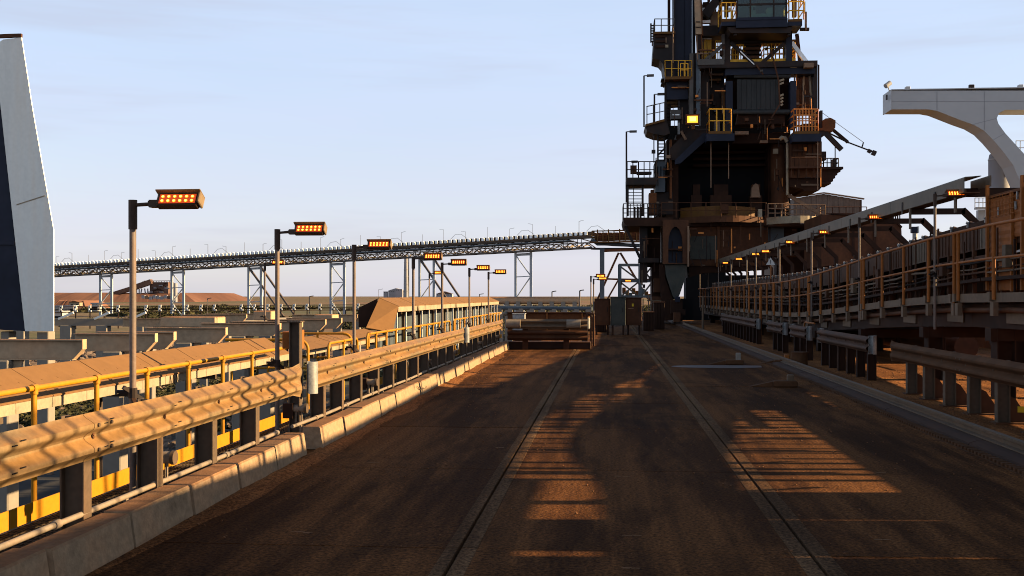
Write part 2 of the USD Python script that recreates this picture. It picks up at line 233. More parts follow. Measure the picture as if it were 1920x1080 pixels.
# ------------------------------------------------------------------ scene-writing helpers
USED = {}
def fresh(parent, name):
    k = (parent, name); i = USED.get(k, 0); USED[k] = i + 1
    return f'{parent}/{name}' if i == 0 else f'{parent}/{name}_{i:03d}'
def tag(prim, label=None, cat=None, group=None, kind=None):
    for k, v in (('label', label), ('category', cat), ('group', group), ('kind', kind)):
        if v: prim.SetCustomDataByKey(k, v)
def put(name, mesh, mat, label=None, cat=None, group=None, kind=None, smooth=False):
    """A thing (or piece of setting) that is one mesh."""
    m = usdkit.mesh(stage, fresh('/World', name), mesh, LOOKS[mat], smooth=smooth); tag(m.GetPrim(), label, cat, group, kind); return m
class Thing:
    """Collects parts in place, then writes an Xform at the thing's base with the parts below it."""
    def __init__(s, name, label=None, cat=None, group=None, kind=None, base=None):
        s.name, s.meta, s.parts, s.base = name, (label, cat, group, kind), [], base
    def add(s, name, mesh, mat, label=None, sub=None, smooth=False, kind=None):
        s.parts.append((name, mesh, mat, label, sub, smooth, kind)); return len(s.parts) - 1
    def done(s, rotz=0.0, at=None):
        if s.base is None:
            b = np.array([p[1].bounds for p in s.parts]); lo, hi = b[:, 0].min(0), b[:, 1].max(0); s.base = ((lo[0] + hi[0]) / 2, (lo[1] + hi[1]) / 2, lo[2])
        s.prim_path = fresh('/World', s.name); x = UsdGeom.Xform.Define(stage, s.prim_path)
        x.AddTranslateOp().Set(tuple(map(float, s.base if at is None else at)))
        if rotz: x.AddRotateZOp().Set(rotz)
        tag(x.GetPrim(), *s.meta); paths = []
        for name, mesh, mat, label, sub, smooth, kind in s.parts:
            parent = s.prim_path if sub is None else paths[sub]; p = fresh(parent, name); mm = mesh.copy(); mm.apply_translation(-np.asarray(s.base, float))
            q = usdkit.mesh(stage, p, mm, LOOKS[mat], smooth=smooth); paths.append(p); tag(q.GetPrim(), label, kind=kind)
        return s
    def copy(s, at, label=None, rotz=0.0, name=None):
        p = fresh('/World', name or s.name); x = UsdGeom.Xform.Define(stage, p)
        x.AddTranslateOp().Set(tuple(map(float, at)))
        if rotz: x.AddRotateZOp().Set(rotz)
        r = x.GetPrim(); r.GetReferences().AddInternalReference(s.prim_path); r.SetInstanceable(True)
        tag(r, label or s.meta[0], s.meta[1], s.meta[2], s.meta[3])
def ordinal(i): return ['first', 'second', 'third', 'fourth', 'fifth', 'sixth', 'seventh', 'eighth', 'ninth', 'tenth', 'eleventh', 'twelfth', 'thirteenth', 'fourteenth', 'fifteenth', 'sixteenth', 'seventeenth', 'eighteenth', 'nineteenth', 'twentieth', 'twenty-first', 'twenty-second', 'twenty-third'][i]
exec_order = []

# ================================================================== SETTING
# plain: one sheet to the horizon, dropping away from the jetty
def ground_z(x, y):
    t = np.clip((y - 45) / 45, 0, 1); t = t * t * (3 - 2 * t)
    far = np.clip((y - 500) / 600, 0, 1)
    return -2.6 - 1.9 * t + .25 * (meshkit.fbm(np.stack([x * .08, y * .08, 0 * x], -1), 3) - .5) * (1 + 3 * far) + 2.0 * far
gx = np.unique(np.concatenate([np.linspace(-120, 60, 61), np.linspace(-7000, 7000, 57)])); gy = np.unique(np.concatenate([np.linspace(-60, 200, 66), np.linspace(200, 1500, 40), np.linspace(1500, 9000, 16)]))
X, Y = np.meshgrid(gx, gy); Z = ground_z(X, Y); nx = len(gx); V = np.stack([X, Y, Z], -1).reshape(-1, 3)
ii = (np.arange(len(gy) - 1)[:, None] * nx + np.arange(nx - 1)[None]).ravel()
put('ground', trimesh.Trimesh(V, np.vstack([np.stack([ii, ii + 1, ii + nx + 1], 1), np.stack([ii, ii + nx + 1, ii + nx], 1)]), process=False), 'plain_earth', kind='structure', smooth=True)

# concrete deck of the jetty: slabs between two slots, their pale edge strips, the base under them
deck = Thing('deck', kind='structure', base=(0, 0, 0))
deck.add('deck_base', box(-3.62, -6, -.6, 18, 95, -.045), 'deck_concrete')
joints = [.55 + 3.29 * k for k in range(-2, 28)]
for a, b in zip(joints[:-1], joints[1:]):
    for x0, x1 in ((-3.6, -1.090), (-.8745, 1.2075), (1.4495, 3.86)):
        dz = rng.uniform(-.003, .003); deck.add('slab', cbox(x0, a + .004, -.2, x1, b - .004, dz, .003), 'deck_concrete')
    for x0, x1 in ((-1.0895, -1.005), (-.981, -.875), (1.208, 1.315), (1.339, 1.449)):
        deck.add('edge_strip', cbox(x0, a + .002, -.2, x1, b - .002, .004 + rng.uniform(-.001, .002), .002), 'deck_strip')
deck.done()
put('gravel_strip', box(4.62, -6, -.04, 17.9, 95, .012), 'gravel_ore', kind='structure')
# loose ore scattered on deck and strip
def pebble(r):
    m = trimesh.creation.icosahedron(); m.vertices = m.vertices * nrng.uniform(.6, 1.1, (12, 1)) * r * np.array([1, 1, .7]); return m
peb = []
for k in range(2600):
    if k < 1300: x, y = rng.uniform(4.7, 8.5), 11 + 14 * rng.random() ** 1.3
    else:
        y = 7 + 26 * rng.random(); x = rng.choice([rng.uniform(-3, 3.7), rng.gauss(1.9, 1.2), rng.gauss(-2.4, .5)])
        if x > 3.75 or x < -3.05: continue
    m = pebble(rng.uniform(.005, .014) if k >= 1300 else rng.uniform(.008, .022)); m.apply_translation((x, y, .006 + (.012 if x > 4.6 else 0))); peb.append(m)
put('loose_ore', cat_(peb), 'flood_tan', 'loose ore crumbs scattered over the dusty deck', 'ore', kind='stuff')
def drift(name, label, x0, x1, y0, y1, h, seed, mat):
    ny = int((y1 - y0) / .12); xs = np.linspace(0, 1, 7); P_ = []; 
    for i in range(ny + 1):
        y = y0 + (y1 - y0) * i / ny; w = .35 + 1.1 * meshkit.fbm(np.array([[y * .9, seed, 0.]]), 4)[0]; e = min(1, 6 * i / ny, 6 * (ny - i) / ny)
        for x in xs: P_.append((x0 + (x1 - x0) * x * w * e, y, .0035 + h * w * e * (1 - x) ** 1.6 * (.6 + .8 * meshkit.noise(np.array([x * 4, y * 5, seed])))) if x < 1 else (x0 + (x1 - x0) * w * e, y, -.002))
    f = []
    for i in range(ny):
        for k in range(6): q = i * 7 + k; f += [[q, q + 1, q + 8], [q, q + 8, q + 7]] if x1 > x0 else [[q, q + 8, q + 1], [q, q + 7, q + 8]]
    put(name, trimesh.Trimesh(np.array(P_), np.array(f), process=False), mat, label, 'dust', kind='stuff', smooth=True)
drift('dust_drift', 'low drift of red ore dust along the foot of the left kerb', -3.17, -2.86, 5.2, 34, .035, 1.3, 'gravel_ore')
drift('dust_drift', 'low drift of ore dust against the crane rail upstand', 3.87, 3.55, 8, 60, .03, 5.1, 'deck_concrete')
# pale scuffs and paint flecks on the slabs
sc_ = []
for (u, v, w) in ((560, 998, .05), (578, 1000, .03), (1165, 894, .06), (1180, 1005, .07), (1190, 1066, .06), (1655, 887, .06), (1660, 1013, .06), (700, 868, .05), (935, 840, .04)):
    p = at_z(u, v, 0)
    for k in range(5): q = (p[0] + rng.uniform(-w, w), p[1] + rng.uniform(-.012, .012)); r = rng.uniform(.008, .02); sc_.append(prism([(q[0] - r * 1.6, q[1] - .003), (q[0] + r, q[1] - .005), (q[0] + r * 1.4, q[1] + .004), (q[0] - r, q[1] + .003)], 'z', .0045, .0055))
put('scuff_marks', cat_(sc_), 'kerb_concrete', 'pale scuffs and flecks on the dark deck slabs', 'scuffs', kind='stuff')
# thin pale patch on the deck, paleness set in its base colour
ang = np.linspace(0, 2 * math.pi, 40, endpoint=False); pr = 1 + .25 * (meshkit.noise(np.stack([np.cos(ang) * 2, np.sin(ang) * 2, 0 * ang], -1), 3) - .5)
pc = at_z(1352, 687, .01)
put('puddle', prism([(pc[0] + 1.12 * math.cos(t) * r, pc[1] + .55 * math.sin(t) * r) for t, r in zip(ang, pr)], 'z', .002, .008), 'pale_patch_look', 'thin pale patch lying on the dark deck before the rail', 'puddle')

# crane rail with its concrete upstand and the toothed rack on the deck side
cr = Thing('crane_rail', 'long dark steel crane rail with toothed rack beside the conveyor', 'rail')
prof = [(4.02, 0), (4.60, 0), (4.58, .05), (4.45, .075), (4.12, .075), (4.04, .05)]
for k in range(26):
    y0 = -2 + k * 3.6; cr.add('upstand', prism(prof, 'y', y0, y0 + 3.58), 'rust_dark')
head = [(4.235, .076), (4.365, .076), (4.365, .088), (4.315, .10), (4.315, .145), (4.335, .155), (4.335, .185), (4.265, .185), (4.265, .155), (4.285, .145), (4.285, .10), (4.235, .088)]
cr.add('rail_head', prism(head, 'y', -2, 62), 'channel_steel')
cr.add('rack_bed', box(3.88, -2, -.03, 4.00, 62, .012), 'rail_steel')
cr.add('rack_teeth', cat_([box(3.895, -1.9 + k * .11, .0125, 3.985, -1.9 + k * .11 + .055, .045) for k in range(560)]), 'rail_steel', kind='stuff')
cr.done()

# ================================================================== LEFT SIDE OF THE DECK
# kerb blocks
def kerb(y, length=1.0):
    p = [(-3.40, .004), (-3.165, .004), (-3.165, .03), (-3.195, .235), (-3.205, .25), (-3.39, .25)]
    m = prism(p, 'y', 0, length); return m
kt = Thing('kerb_block', 'dusty concrete kerb block in the row beneath the guard rail', 'kerb block', 'concrete kerb blocks along the deck', base=(0, 0, 0))
kt.add('block', cat_([kerb(0)]), 'kerb_concrete'); ys = []
y = 2.75
while y < 10.9: ys.append(y); y += 1.043
y = 11.55
while y < 33.6: ys.append(y); y += 1.043
n1 = sum(y < 11 for y in ys)
kl = [f'dusty concrete kerb block, {ordinal(n1 - 1 - i)} one this side of the tall dark post' for i in range(n1)] + [f'dusty concrete kerb block, {ordinal(i)} one beyond the tall dark post' for i in range(len(ys) - n1)]
kt.meta = (kl[0],) + kt.meta[1:]; kt.done(at=(0, ys[0], 0))
for y, lab in zip(ys[1:], kl[1:]): kt.copy((rng.uniform(-.012, .012) + (.03 if y > 11 else 0), y, rng.uniform(-.008, .008)), lab, rotz=rng.uniform(-.5, .5))
# dark scrawl on one kerb face
sc = [at_x(u, v, -3.148) for u, v in ((783, 724), (786, 731), (788, 724), (791, 732), (793, 727), (797, 730), (799, 724), (801, 731))]
put('scrawl', cat_([bar(a, b, .004, .012) for a, b in zip(sc[:-1], sc[1:])]), 'scrawl_ink', 'small dark scrawled mark on a sunlit kerb block face', 'marking')

# W-beam guard rails
def wbeam(y0, y1, x, z0, face=1, n=26, t=.0035):
    """face=+1: humps towards +x. Continuous thin sheet."""
    s = np.linspace(0, 1, n); pr = .041 * (1 - np.cos(4 * math.pi * s)); pr = np.minimum(pr, .074) + .004 * np.sin(math.pi * s)
    a = np.stack([x + face * pr, np.full(n, y0), z0 + .312 * s], 1); b = a.copy(); b[:, 1] = y1
    nrm = np.stack([-np.gradient(a[:, 2]), 0 * s, np.gradient(a[:, 0])], 1); nrm /= np.linalg.norm(nrm, axis=1)[:, None]
    v = np.vstack([a, b, a + nrm * t, b + nrm * t]); f = []
    for i in range(n - 1):
        f += [[i, i + 1, n + i + 1], [i, n + i + 1, n + i], [2 * n + i, 3 * n + i + 1, 2 * n + i + 1], [2 * n + i, 3 * n + i, 3 * n + i + 1], [i, 2 * n + i + 1, i + 1], [i, 2 * n + i, 2 * n + i + 1], [n + i, n + i + 1, 3 * n + i + 1], [n + i, 3 * n + i + 1, 3 * n + i]]
    m = trimesh.Trimesh(v, np.array(f), process=False); m.fix_normals(); return m
def fishtail(y0, y1, x, z0, face=1):
    m = wbeam(y0, y1, x, z0, face); v = np.array(m.vertices); k = np.isclose(v[:, 1], y1, atol=1e-6)
    v[k, 2] = z0 + .156 + (v[k, 2] - z0 - .156) * 1.22; v[k, 0] = x + (v[k, 0] - x) * .25 + face * .03; m.vertices = v; return m
def bullnose(y, x, z0, r=.085):
    a = np.linspace(-math.pi * .5, math.pi * .75, 11)
    return prism([(x + .03 + r * math.cos(t), y + r * math.sin(t)) for t in a] + [(x + .03 + (r - .006) * math.cos(t), y + (r - .006) * math.sin(t)) for t in a[::-1]], 'z', z0 - .03, z0 + .335)
def guard(name, label, y0, y1, x, z0, face, posts, group, back=.2, mat='beam_galvanised', pmat='post_steel', zb=0.0, ends=(None, None), gusset=False):
    t = Thing(name, label, 'guard rail', group); k = max(1, round((y1 - y0) / 4.0)); L = (y1 - y0) / k
    for i in range(k):
        t.add('beam_panel', wbeam(y0 + i * L - (.28 if i else 0), y0 + (i + 1) * L, x + face * (.0036 if i % 2 else 0), z0, face), mat, smooth=35)
    for i in range(1, k):
        yy = y0 + i * L - .14
        for s, dz in ((-.09, .075), (.09, .075), (-.09, .237), (.09, .237)):
            t.add('bolt', tube((x + face * .07, yy + s, z0 + dz), (x + face * .092, yy + s, z0 + dz), .014, 6), pmat)
    for yy in posts:
        xa, xb = (x - .185, x - .02) if face > 0 else (x + .02, x + .185)
        t.add('post', ibeam_z(xa, xb, yy, zb, z0 + .29), pmat)
        t.add('bolt', box(x + face * .004, yy - .012, z0 + .13, x + face * .02, yy + .012, z0 + .18), pmat)
        if gusset:
            t.add('base_plate', box(xa - .04, yy - .11, .012, xb + .28, yy + .11, .03), 'rust_steel')
            t.add('gusset', prism([(xb, .03), (xb + .26, .03), (xb + .25, .08), (xb + .08, .34), (xb, .38)], 'y', yy - .008, yy + .008), 'rust_steel')
    if face > 0:
        for yy in posts:
            for dz in (.078, .234): t.add('slot', cat_([box(x + .0745, yy + q, z0 + dz + .02 * k, x + .0835, yy + q + .05, z0 + dz + .02 * k + .006) for k, q in enumerate((.03, .12))]), 'black_hole')
            for dz in (.15, .168): t.add('bolt', tube((x + .004, yy + .0, z0 + dz), (x + .022, yy + .0, z0 + dz), .013, 6), 'rust_steel')
    if ends[0] == 'nose': t.add('end_cap', bullnose(y0 - .05, x, z0), 'splice_steel', smooth=35)
    if ends[1] == 'nose': t.add('end_cap', bullnose(y1 + .05, x, z0), 'splice_steel', smooth=35)
    if ends[1] == 'tail': t.add('end_flare', fishtail(y1 + .002, y1 + .2, x, z0, face), mat, smooth=35)
    if ends[0] == 'tail':
        m = fishtail(0.002, .2, x, z0, face); v = np.array(m.vertices); v[:, 1] = y0 - v[:, 1]; m.vertices = v; m.invert(); t.add('end_flare', m, mat, smooth=35)
    return t.done()
XB, ZB = -3.42, .615
guard('guard_rail', 'nearest dusty steel guard rail along the left kerb, crossed by striped shadows', 2.6, 11.35, XB, ZB, 1, [3.4, 4.55, 5.7, 6.8, 7.95, 9.1, 10.25], 'guard rails along the left kerb', zb=-.1, ends=(None, 'tail'))
guard('guard_rail', 'long sunlit guard rail at left between the tall dark post and the far joint', 12.0, 24.7, XB, ZB, 1, [12.75, 13.65] + [14.7 + 1.12 * k for k in range(9)], 'guard rails along the left kerb', zb=-.1, ends=('nose', 'tail'))
guard('guard_rail', 'farthest guard rail on the left kerb, ending at the cross barrier', 25.4, 34.0, XB, ZB, 1, [25.9 + 1.12 * k for k in range(8)], 'guard rails along the left kerb', zb=-.1, ends=('nose', 'tail'))
# tall dark steel post between the rails, with a small ochre control box
tp = Thing('steel_post', 'tall dark H section steel post where two left guard rails meet', 'post')
tp.add('shaft', ibeam_z(-3.61, -3.49, 11.9, -.1, 1.40, w=.11), 'post_steel'); tp.add('cap_plate', box(-3.63, 11.82, 1.40, -3.47, 11.98, 1.415), 'post_steel'); tp.done()
cb = Thing('control_box', 'small ochre control box mounted behind the tall dark post', 'control box')
c0, c1 = at_x(566, 624, -3.66), at_x(583, 657, -3.66)
h_ = cb.add('housing', cbox(-3.74, 12.0, 1.09, -3.60, 12.36, 1.29, .008), 'orange_rail'); cb.add('lid', cbox(-3.599, 11.99, 1.08, -3.585, 12.37, 1.30, .004), 'orange_rail'); cb.add('stand', box(-3.69, 12.14, -.1, -3.65, 12.2, 1.09), 'orange_rail'); cb.done()
# steel conduit behind the kerb with couplings
cd = Thing('conduit', 'long grey steel conduit pipe running behind the kerb blocks', 'pipe')
for a, b in ((2.5, 11.3), (11.5, 34)):
    pts = [(-3.465 + .006 * math.sin(yy * 2.1), yy, .255 + .006 * math.sin(yy * 1.3)) for yy in np.arange(a, b, .6)]; cd.add('pipe', path(pts, .02, 10), 'conduit_steel', smooth=40)
    for yy in np.arange(a + .9, b, 1.5): cd.add('coupling', tube((-3.465 + .006 * math.sin(yy * 2.1), yy, .255 + .006 * math.sin(yy * 1.3)), (-3.465 + .006 * math.sin(yy * 2.1), yy + .07, .255 + .006 * math.sin(yy * 1.3)), .028, 10), 'conduit_steel', smooth=40)
for yy in np.arange(3, 34, 2.2): cd.add('bracket', box(-3.475, yy, -.1, -3.455, yy + .04, .236), 'conduit_steel')
cd.done()

# walkway: bar grating on joists
wk = Thing('walkway', 'narrow steel grating walkway between guard rail and yellow handrail', 'walkway')
wk.add('grating_bars', cat_([box(x, 3, -.125, x + .005, 40, -.1) for x in np.arange(-4.56, -3.62, .036)]), 'grating_steel', kind='stuff')
wk.add('cross_rods', cat_([box(-4.56, y, -.104, -3.62, y + .006, -.0985) for y in np.arange(3, 40, .1)]), 'grating_steel', kind='stuff')
for y in np.arange(3.2, 40, 1.5): wk.add('joist', box(-4.6, y, -.28, -3.62, y + .07, -.126), 'post_steel')
for x in (-4.64, -3.7): wk.add('bearer', box(x, 3, -.45, x + .08, 40, -.281), 'post_steel')
for y in np.arange(4.5, 40, 4.5): wk.add('pile', box(-3.98, y, -4, -3.74, y + .24, -.452), 'post_steel')
wk.done()

# yellow handrails
def yellow_rail(label, y0, y1, x, zt, posts, zb=-.1, kick=True, loops=(False, False), mat='yellow_paint', r=.024):
    t = Thing('handrail', label, 'handrail', 'yellow handrails along the left walkway'); E2 = (0, 1, 0); Ez = (0, 0, 1); R = .12
    pts = []
    if loops[0]: pts += [(x, y0, zt - .5)] + arc((x, y0 + R, zt - R), R, math.pi, math.pi / 2, E2, Ez)
    else: pts += [(x, y0, zt)]
    if loops[1]: pts += arc((x, y1 - R, zt - R), R, math.pi / 2, 0, E2, Ez) + [(x, y1, zt - .5)]
    else: pts += [(x, y1, zt)]
    t.add('top_rail', path(pts, r, 10), mat, smooth=50); t.add('mid_rail', tube((x, y0, zt - .5), (x, y1, zt - .5), r * .8, 8), mat, smooth=50)
    for yy in posts:
        t.add('post', tube((x, yy, zb), (x, yy, zt), r * .95, 10), mat, smooth=50)
        t.add('collar', cat_([tube((x, yy - .035, zt), (x, yy + .035, zt), r * 1.35, 10), tube((x, yy, zt - .05), (x, yy, zt), r * 1.3, 10)]), mat, smooth=50)
    if kick: t.add('kick_plate', box(x + .026, y0, zb + .0, x + .034, y1, zb + .15), 'yellow_paint')
    return t.done()
XR, ZR = -4.62, .955
yellow_rail('nearest yellow handrail in front of the dusty cable cover, left', 3.0, 15.2, XR, ZR, [4.0 + 1.06 * k for k in range(11)])
yellow_rail('short yellow handrail with two rounded ends beyond the tall dark post', 16.9, 18.9, XR + .12, ZR - .02, [17.9], kick=False, loops=(True, True))
yellow_rail('long yellow handrail of close posts running to the far barrier', 20.2, 31, XR, ZR + .01, [20.35] + [21.0 + 1.0 * k for k in range(10)], loops=(True, True))
yellow_rail('farthest low orange yellow handrail before the cross barrier', 31.8, 46, XR, ZR + .03, [32 + 1.1 * k for k in range(13)], loops=(True, False))
# crossing over the cable cover, two rails run away to the left
for yy, lab in ((16.6, 'nearer yellow handrail leading left over the cable cover crossing'), (19.5, 'farther yellow handrail leading left over the cable cover crossing')):
    t = Thing('handrail', lab, 'handrail', 'yellow handrails of the crossing'); x0, x1 = -6.1, -4.75; zt = 1.0
    t.add('top_rail', path([(x0, yy, zt), (x1 - .15, yy, zt)] + arc((x1 - .15, yy, zt - .15), .15, math.pi / 2, 0, (1, 0, 0), (0, 0, 1)) + [(x1, yy, -.1)], .024, 10), 'yellow_paint', smooth=50)
    t.add('mid_rail', tube((x0, yy, zt - .45), (x1, yy, zt - .45), .019), 'yellow_paint', smooth=50)
    for xx in (-6.0, -5.4): t.add('post', tube((xx, yy, .1), (xx, yy, zt), .022, 10), 'yellow_paint', smooth=50)
    t.done()

# cable cover: sloping dusty lids on a cream fascia, carried by brackets
def cover(label, y0, y1, pitch, zf, xf, xb, rise, fas, seg_end=False, name='cable_cover'):
    t = Thing(name, label, 'cable cover', 'dusty cable covers beside the walkway'); y = y0; k = 0
    while y < y1 - .1:
        L = min(pitch, y1 - y); d = rng.uniform(-.004, .004)
        t.add('lid', prism([(xf + .03, zf + d - .012), (xf + .03, zf + d), (xb, zf + rise + d), (xb - .02, zf + rise + d), (xb - .02, zf + rise - .02 + d), (xb, zf + rise - .02 + d)], 'y', y + .006, y + L - .006), 'cover_dust')
        t.add('fascia_panel', box(xf, y + .004, zf - fas, xf + .018, y + L * .52 - .004, zf - .014), 'fascia_cream'); t.add('fascia_panel', box(xf + .001, y + L * .52 + .004, zf - fas, xf + .017, y + L - .004, zf - .014), 'fascia_cream')
        for q in range(4):
            yy = y + L * (.15 + .23 * q); px, pz = xf * .5 + xb * .5, zf + rise * .5 + d
            t.add('rivet', tube((px, yy, pz - .004), (px + .006, yy, pz + .008), .010, 6), 'cover_dust')
        if k % 3 == 1:
            for q in range(3):
                yy = y + .12 + q * .09; t.add('hanger', cat_([bar((xf + .024, yy, zf - .015), (xf + .03, yy - .028, zf - fas - .01), .006), bar((xf + .024, yy, zf - .015), (xf + .03, yy + .028, zf - fas - .01), .006)]), 'grating_steel')
        y += L; k += 1
    for yy in np.arange(y0 + .5, y1, 2.4): t.add('bracket', cat_([box(xb - .02, yy, -.9, xb + .04, yy + .06, zf + rise - .022), box(xb, yy + .005, zf - fas - .06, xf, yy + .055, zf - fas - .001)]), 'post_steel')
    t.add('tray', box(xb + .03, y0, zf - fas + .01, xf - .006, y1, zf - fas + .03), 'conduit_steel')
    return t
cover('nearest orange dusted cable cover behind the yellow handrail, left', 3.0, 16.2, 1.22, .815, -4.95, -5.32, .235, .105).done()
cover('middle dusted cable cover between the crossing handrails and the raised enclosure', 17.3, 23.9, 1.3, .80, -5.0, -5.5, .16, .09).done()
# raised enclosure of the same cover: ramped nose, roof lids, open side
t = cover('raised long dusty cable enclosure with ramped near end', 25.0, 48.5, 2.35, 1.46, -4.98, -5.42, .2, .14, name='cable_enclosure')
t.add('ramp_lid', trimesh.convex.convex_hull(np.array([(-4.96, 25.0, 1.455), (-5.42, 25.0, 1.65), (-4.96, 24.35, .86), (-5.5, 23.95, .98), (-4.97, 25.0, 1.43), (-5.43, 25.0, 1.62), (-4.97, 24.38, .84), (-5.5, 23.98, .95)])), 'cover_dust')
t.add('end_plate', prism([(-5.44, 1.64), (-5.9, 1.42), (-5.9, .95), (-5.52, .95)], 'y', 24.9, 24.94), 'rust_dark')  # dark colour stands in for shade on the camera-side face
for yy in np.arange(25.2, 48.5, 1.15): t.add('side_stud', box(-5.06, yy, -.1, -5.02, yy + .05, 1.318), 'white_steel')
t.add('back_wall', box(-5.5, 25.1, -.1, -5.46, 48.5, 1.58), 'slate_steel'); t.done()
# ochre junction panel with two white rings near the enclosure
p0 = at_y(748 + 110, 571, 40.0); jp = Thing('valve_panel', 'small ochre panel with white bent pipes on the enclosure front', 'panel')
jp.add('plate', box(p0[0] - .08, 40.0, p0[2] - .22, p0[0] + .14, 40.03, p0[2] + .2), 'orange_rail'); 
for dx in (-.2, -.32): jp.add('bent_pipe', path(arc((p0[0] + dx, 39.95, p0[2]), .06, -math.pi / 2, math.pi, (1, 0, 0), (0, 0, 1), 9), .02, 6), 'white_steel', smooth=50)
jp.add('spout', path([(p0[0] - .2, 39.95, p0[2] - .1), (p0[0] - .2, 39.95, p0[2] - .3), (p0[0] - .3, 39.95, p0[2] - .42)], .035, 6), 'white_steel', smooth=50); jp.done()

# walkway lamps: post, arm, tilted amber LED head
def lamp_proto(height, label, group, y, x, zb):
    t = Thing('walkway_lamp', label, 'lamp', group, base=(0, 0, 0)); H = height
    t.add('pole', tube((0, 0, 0), (0, 0, H - .02), .026, 12), 'lamp_pole', smooth=50); t.add('sleeve', tube((0, 0, H - .22), (0, 0, H + .012), .034, 12), 'lamp_body', smooth=50)
    t.add('arm', tube((0, 0, H - .03), (.17, 0, H - .018), .015, 8), 'lamp_body', smooth=50)
    t.add('neck', cat_([box(.145, -.032, H - .05, .21, .032, H + .01), box(.135, -.026, H - .042, .145, .026, H + .003)]), 'lamp_body')
    a = math.radians(30)      # the head leans so that its face looks down and back along the deck
    def tilt(m):
        m.apply_transform(trimesh.transformations.rotation_matrix(-a, (1, 0, 0), (0, 0, 0))); m.apply_translation((0, .0, H)); return m
    head = t.add('housing', tilt(cbox(.205, -.035, -.054, .545, .045, .056, .012)), 'lamp_body')
    t.add('hood', tilt(cat_([cbox(.195, -.07, .058, .563, .055, .070, .004), cbox(.5455, -.055, -.042, .566, .05, .058, .006)])), 'lamp_hood', sub=head)
    t.add('lens', tilt(box(.232, -.0362, -.043, .527, -.0352, .043)), 'lens_panel', sub=head)
    for i in range(6):
        for j in range(2):
            x0, z0 = .259 + i * .048, -.021 + j * .040
            t.add('led', tilt(tube((x0, -.0364, z0), (x0, -.041, z0), .0135, 10)), 'led_amber', sub=head); t.add('led_core', tilt(tube((x0, -.0412, z0), (x0, -.0425, z0), .0095, 8)), 'led_core', sub=head)
    t.add('clamp', cat_([bar((-.05, -.06, H - 1.47), (.05, .07, H - 1.58), .03, .03), tube((0, 0, H - 1.56), (0, 0, H - 1.48), .036, 10), bar((-.12, -.03, H - 1.51), (-.02, 0, H - 1.51), .028), bar((.04, -.05, H - 1.6), (-.06, .06, H - 1.49), .03)]), 'dark_steel')
    t.done(at=(x, y, zb)); return t
XL = -3.76
lys = [yx(u, XL) for u in (249, 520, 664, 775, 829, 880, 916)]
names_l = ['nearest lit amber walkway lamp on the left, largest of the row', 'second lit amber lamp on the left, by the tall dark post', 'third lit amber lamp on the left, seen against the sloping gallery', 'fourth amber lamp on the left, over the gallery underside', 'fifth amber lamp on the left, just right of a trestle', 'sixth amber lamp on the left, beyond the trestle rakers', 'last amber lamp on the left before the cross barrier']
lp = lamp_proto(2.55, names_l[0], 'lit amber lamps along the left walkway', lys[0], XL, -.1)
for yy, nm in zip(lys[1:], names_l[1:]): lp.copy((XL, yy, -.1), nm)
pq = at_d(1108, 518, 42); lp.copy((pq[0], pq[1], pq[2] - 2.55), 'nearer of two amber lamps beyond the cross barrier, before the dark cabinets')
pq = at_d(1113, 523, 46); lp.copy((pq[0], pq[1], pq[2] - 2.55), 'farther of two amber lamps beyond the cross barrier, before the dark cabinets')
pq = at_d(805, 512, 44); lp.copy((pq[0], pq[1], pq[2] - 2.55), 'small amber lamp standing behind the raised cable enclosure')
pq = at_d(516, 493, 30); lp.copy((pq[0] - .3, pq[1], pq[2] - 2.55), 'amber lamp behind the second lamp pole, below the gallery')
pq = at_d(1165, 527, 60); lp.copy((pq[0], pq[1], pq[2] - 2.55), 'small amber lamp in front of the grey frame tower')
# conduit junction heads at the foot of each lamp
jt = Thing('junction_fitting', 'round grey junction fitting at the foot of a left walkway lamp', 'junction box', 'junction fittings behind the left guard rail', base=(0, 0, 0))
jt.add('body', tube((0, 0, 0), (.12, 0, .0), .048, 14), 'conduit_steel', smooth=40); jt.add('lid', tube((.121, 0, 0), (.15, 0, 0), .056, 14), 'post_steel', smooth=40); jt.add('back_plate', box(-.12, -.06, -.11, -.002, .06, .06), 'rust_dark')
jt.add('stem', tube((.02, .0, -.16), (.02, 0, -.045), .018, 8), 'conduit_steel'); jt.add('rod', cat_([tube((.06, .02, -.17), (.06, .02, -.04), .009, 6), tube((.09, -.02, -.17), (.09, -.02, -.04), .009, 6)]), 'conduit_steel')
jt.meta = ('round grey junction fitting at the foot of the nearest left walkway lamp',) + jt.meta[1:]; jt.done(at=(-3.56, lys[0] + .0, .42))
for i, yy in enumerate(lys[1:]): jt.copy((-3.56, yy, .42), f'round grey junction fitting at the foot of the {ordinal(i + 1)} left walkway lamp')

# rows of pipe supports: pile, cross arm with clipped end
def pipe_support(label, xr, y, L, z1, col, group, mat='cream_steel', flip=False):
    t = Thing('pipe_support', label, 'pipe support', group); x0 = xr - L; h = .30; w = .13; T = .018
    web = [(x0, z1 - h), (xr - .14, z1 - h), (xr, z1 - h * .5), (xr, z1 - T), (x0, z1 - T)]
    t.add('arm', cat_([prism(web, 'y', y - .009, y + .009), box(x0, y - w / 2, z1 - T, xr, y + w / 2, z1), box(x0, y - w / 2, z1 - h - T, xr - .15, y + w / 2, z1 - h)]), mat)
    t.add('end_plate', cat_([box(xr, y - w / 2, z1 - h * .5, xr + .014, y + w / 2, z1 + .004), bar((xr - .002, y, z1 - h * .5), (xr - .145, y, z1 - h), w, .014)]), mat)
    cx = x0 + L * col; t.add('column', cbox(cx - .17, y - .16, -5, cx + .17, y + .16, z1 - h - T - .001, .02), 'grey_column'); t.add('stiffener', prism([(cx + .17, z1 - h - .02), (cx + .34, z1 - h - .02), (cx + .171, z1 - h - .35)], 'y', y - .01, y + .01), mat)
    t.done()
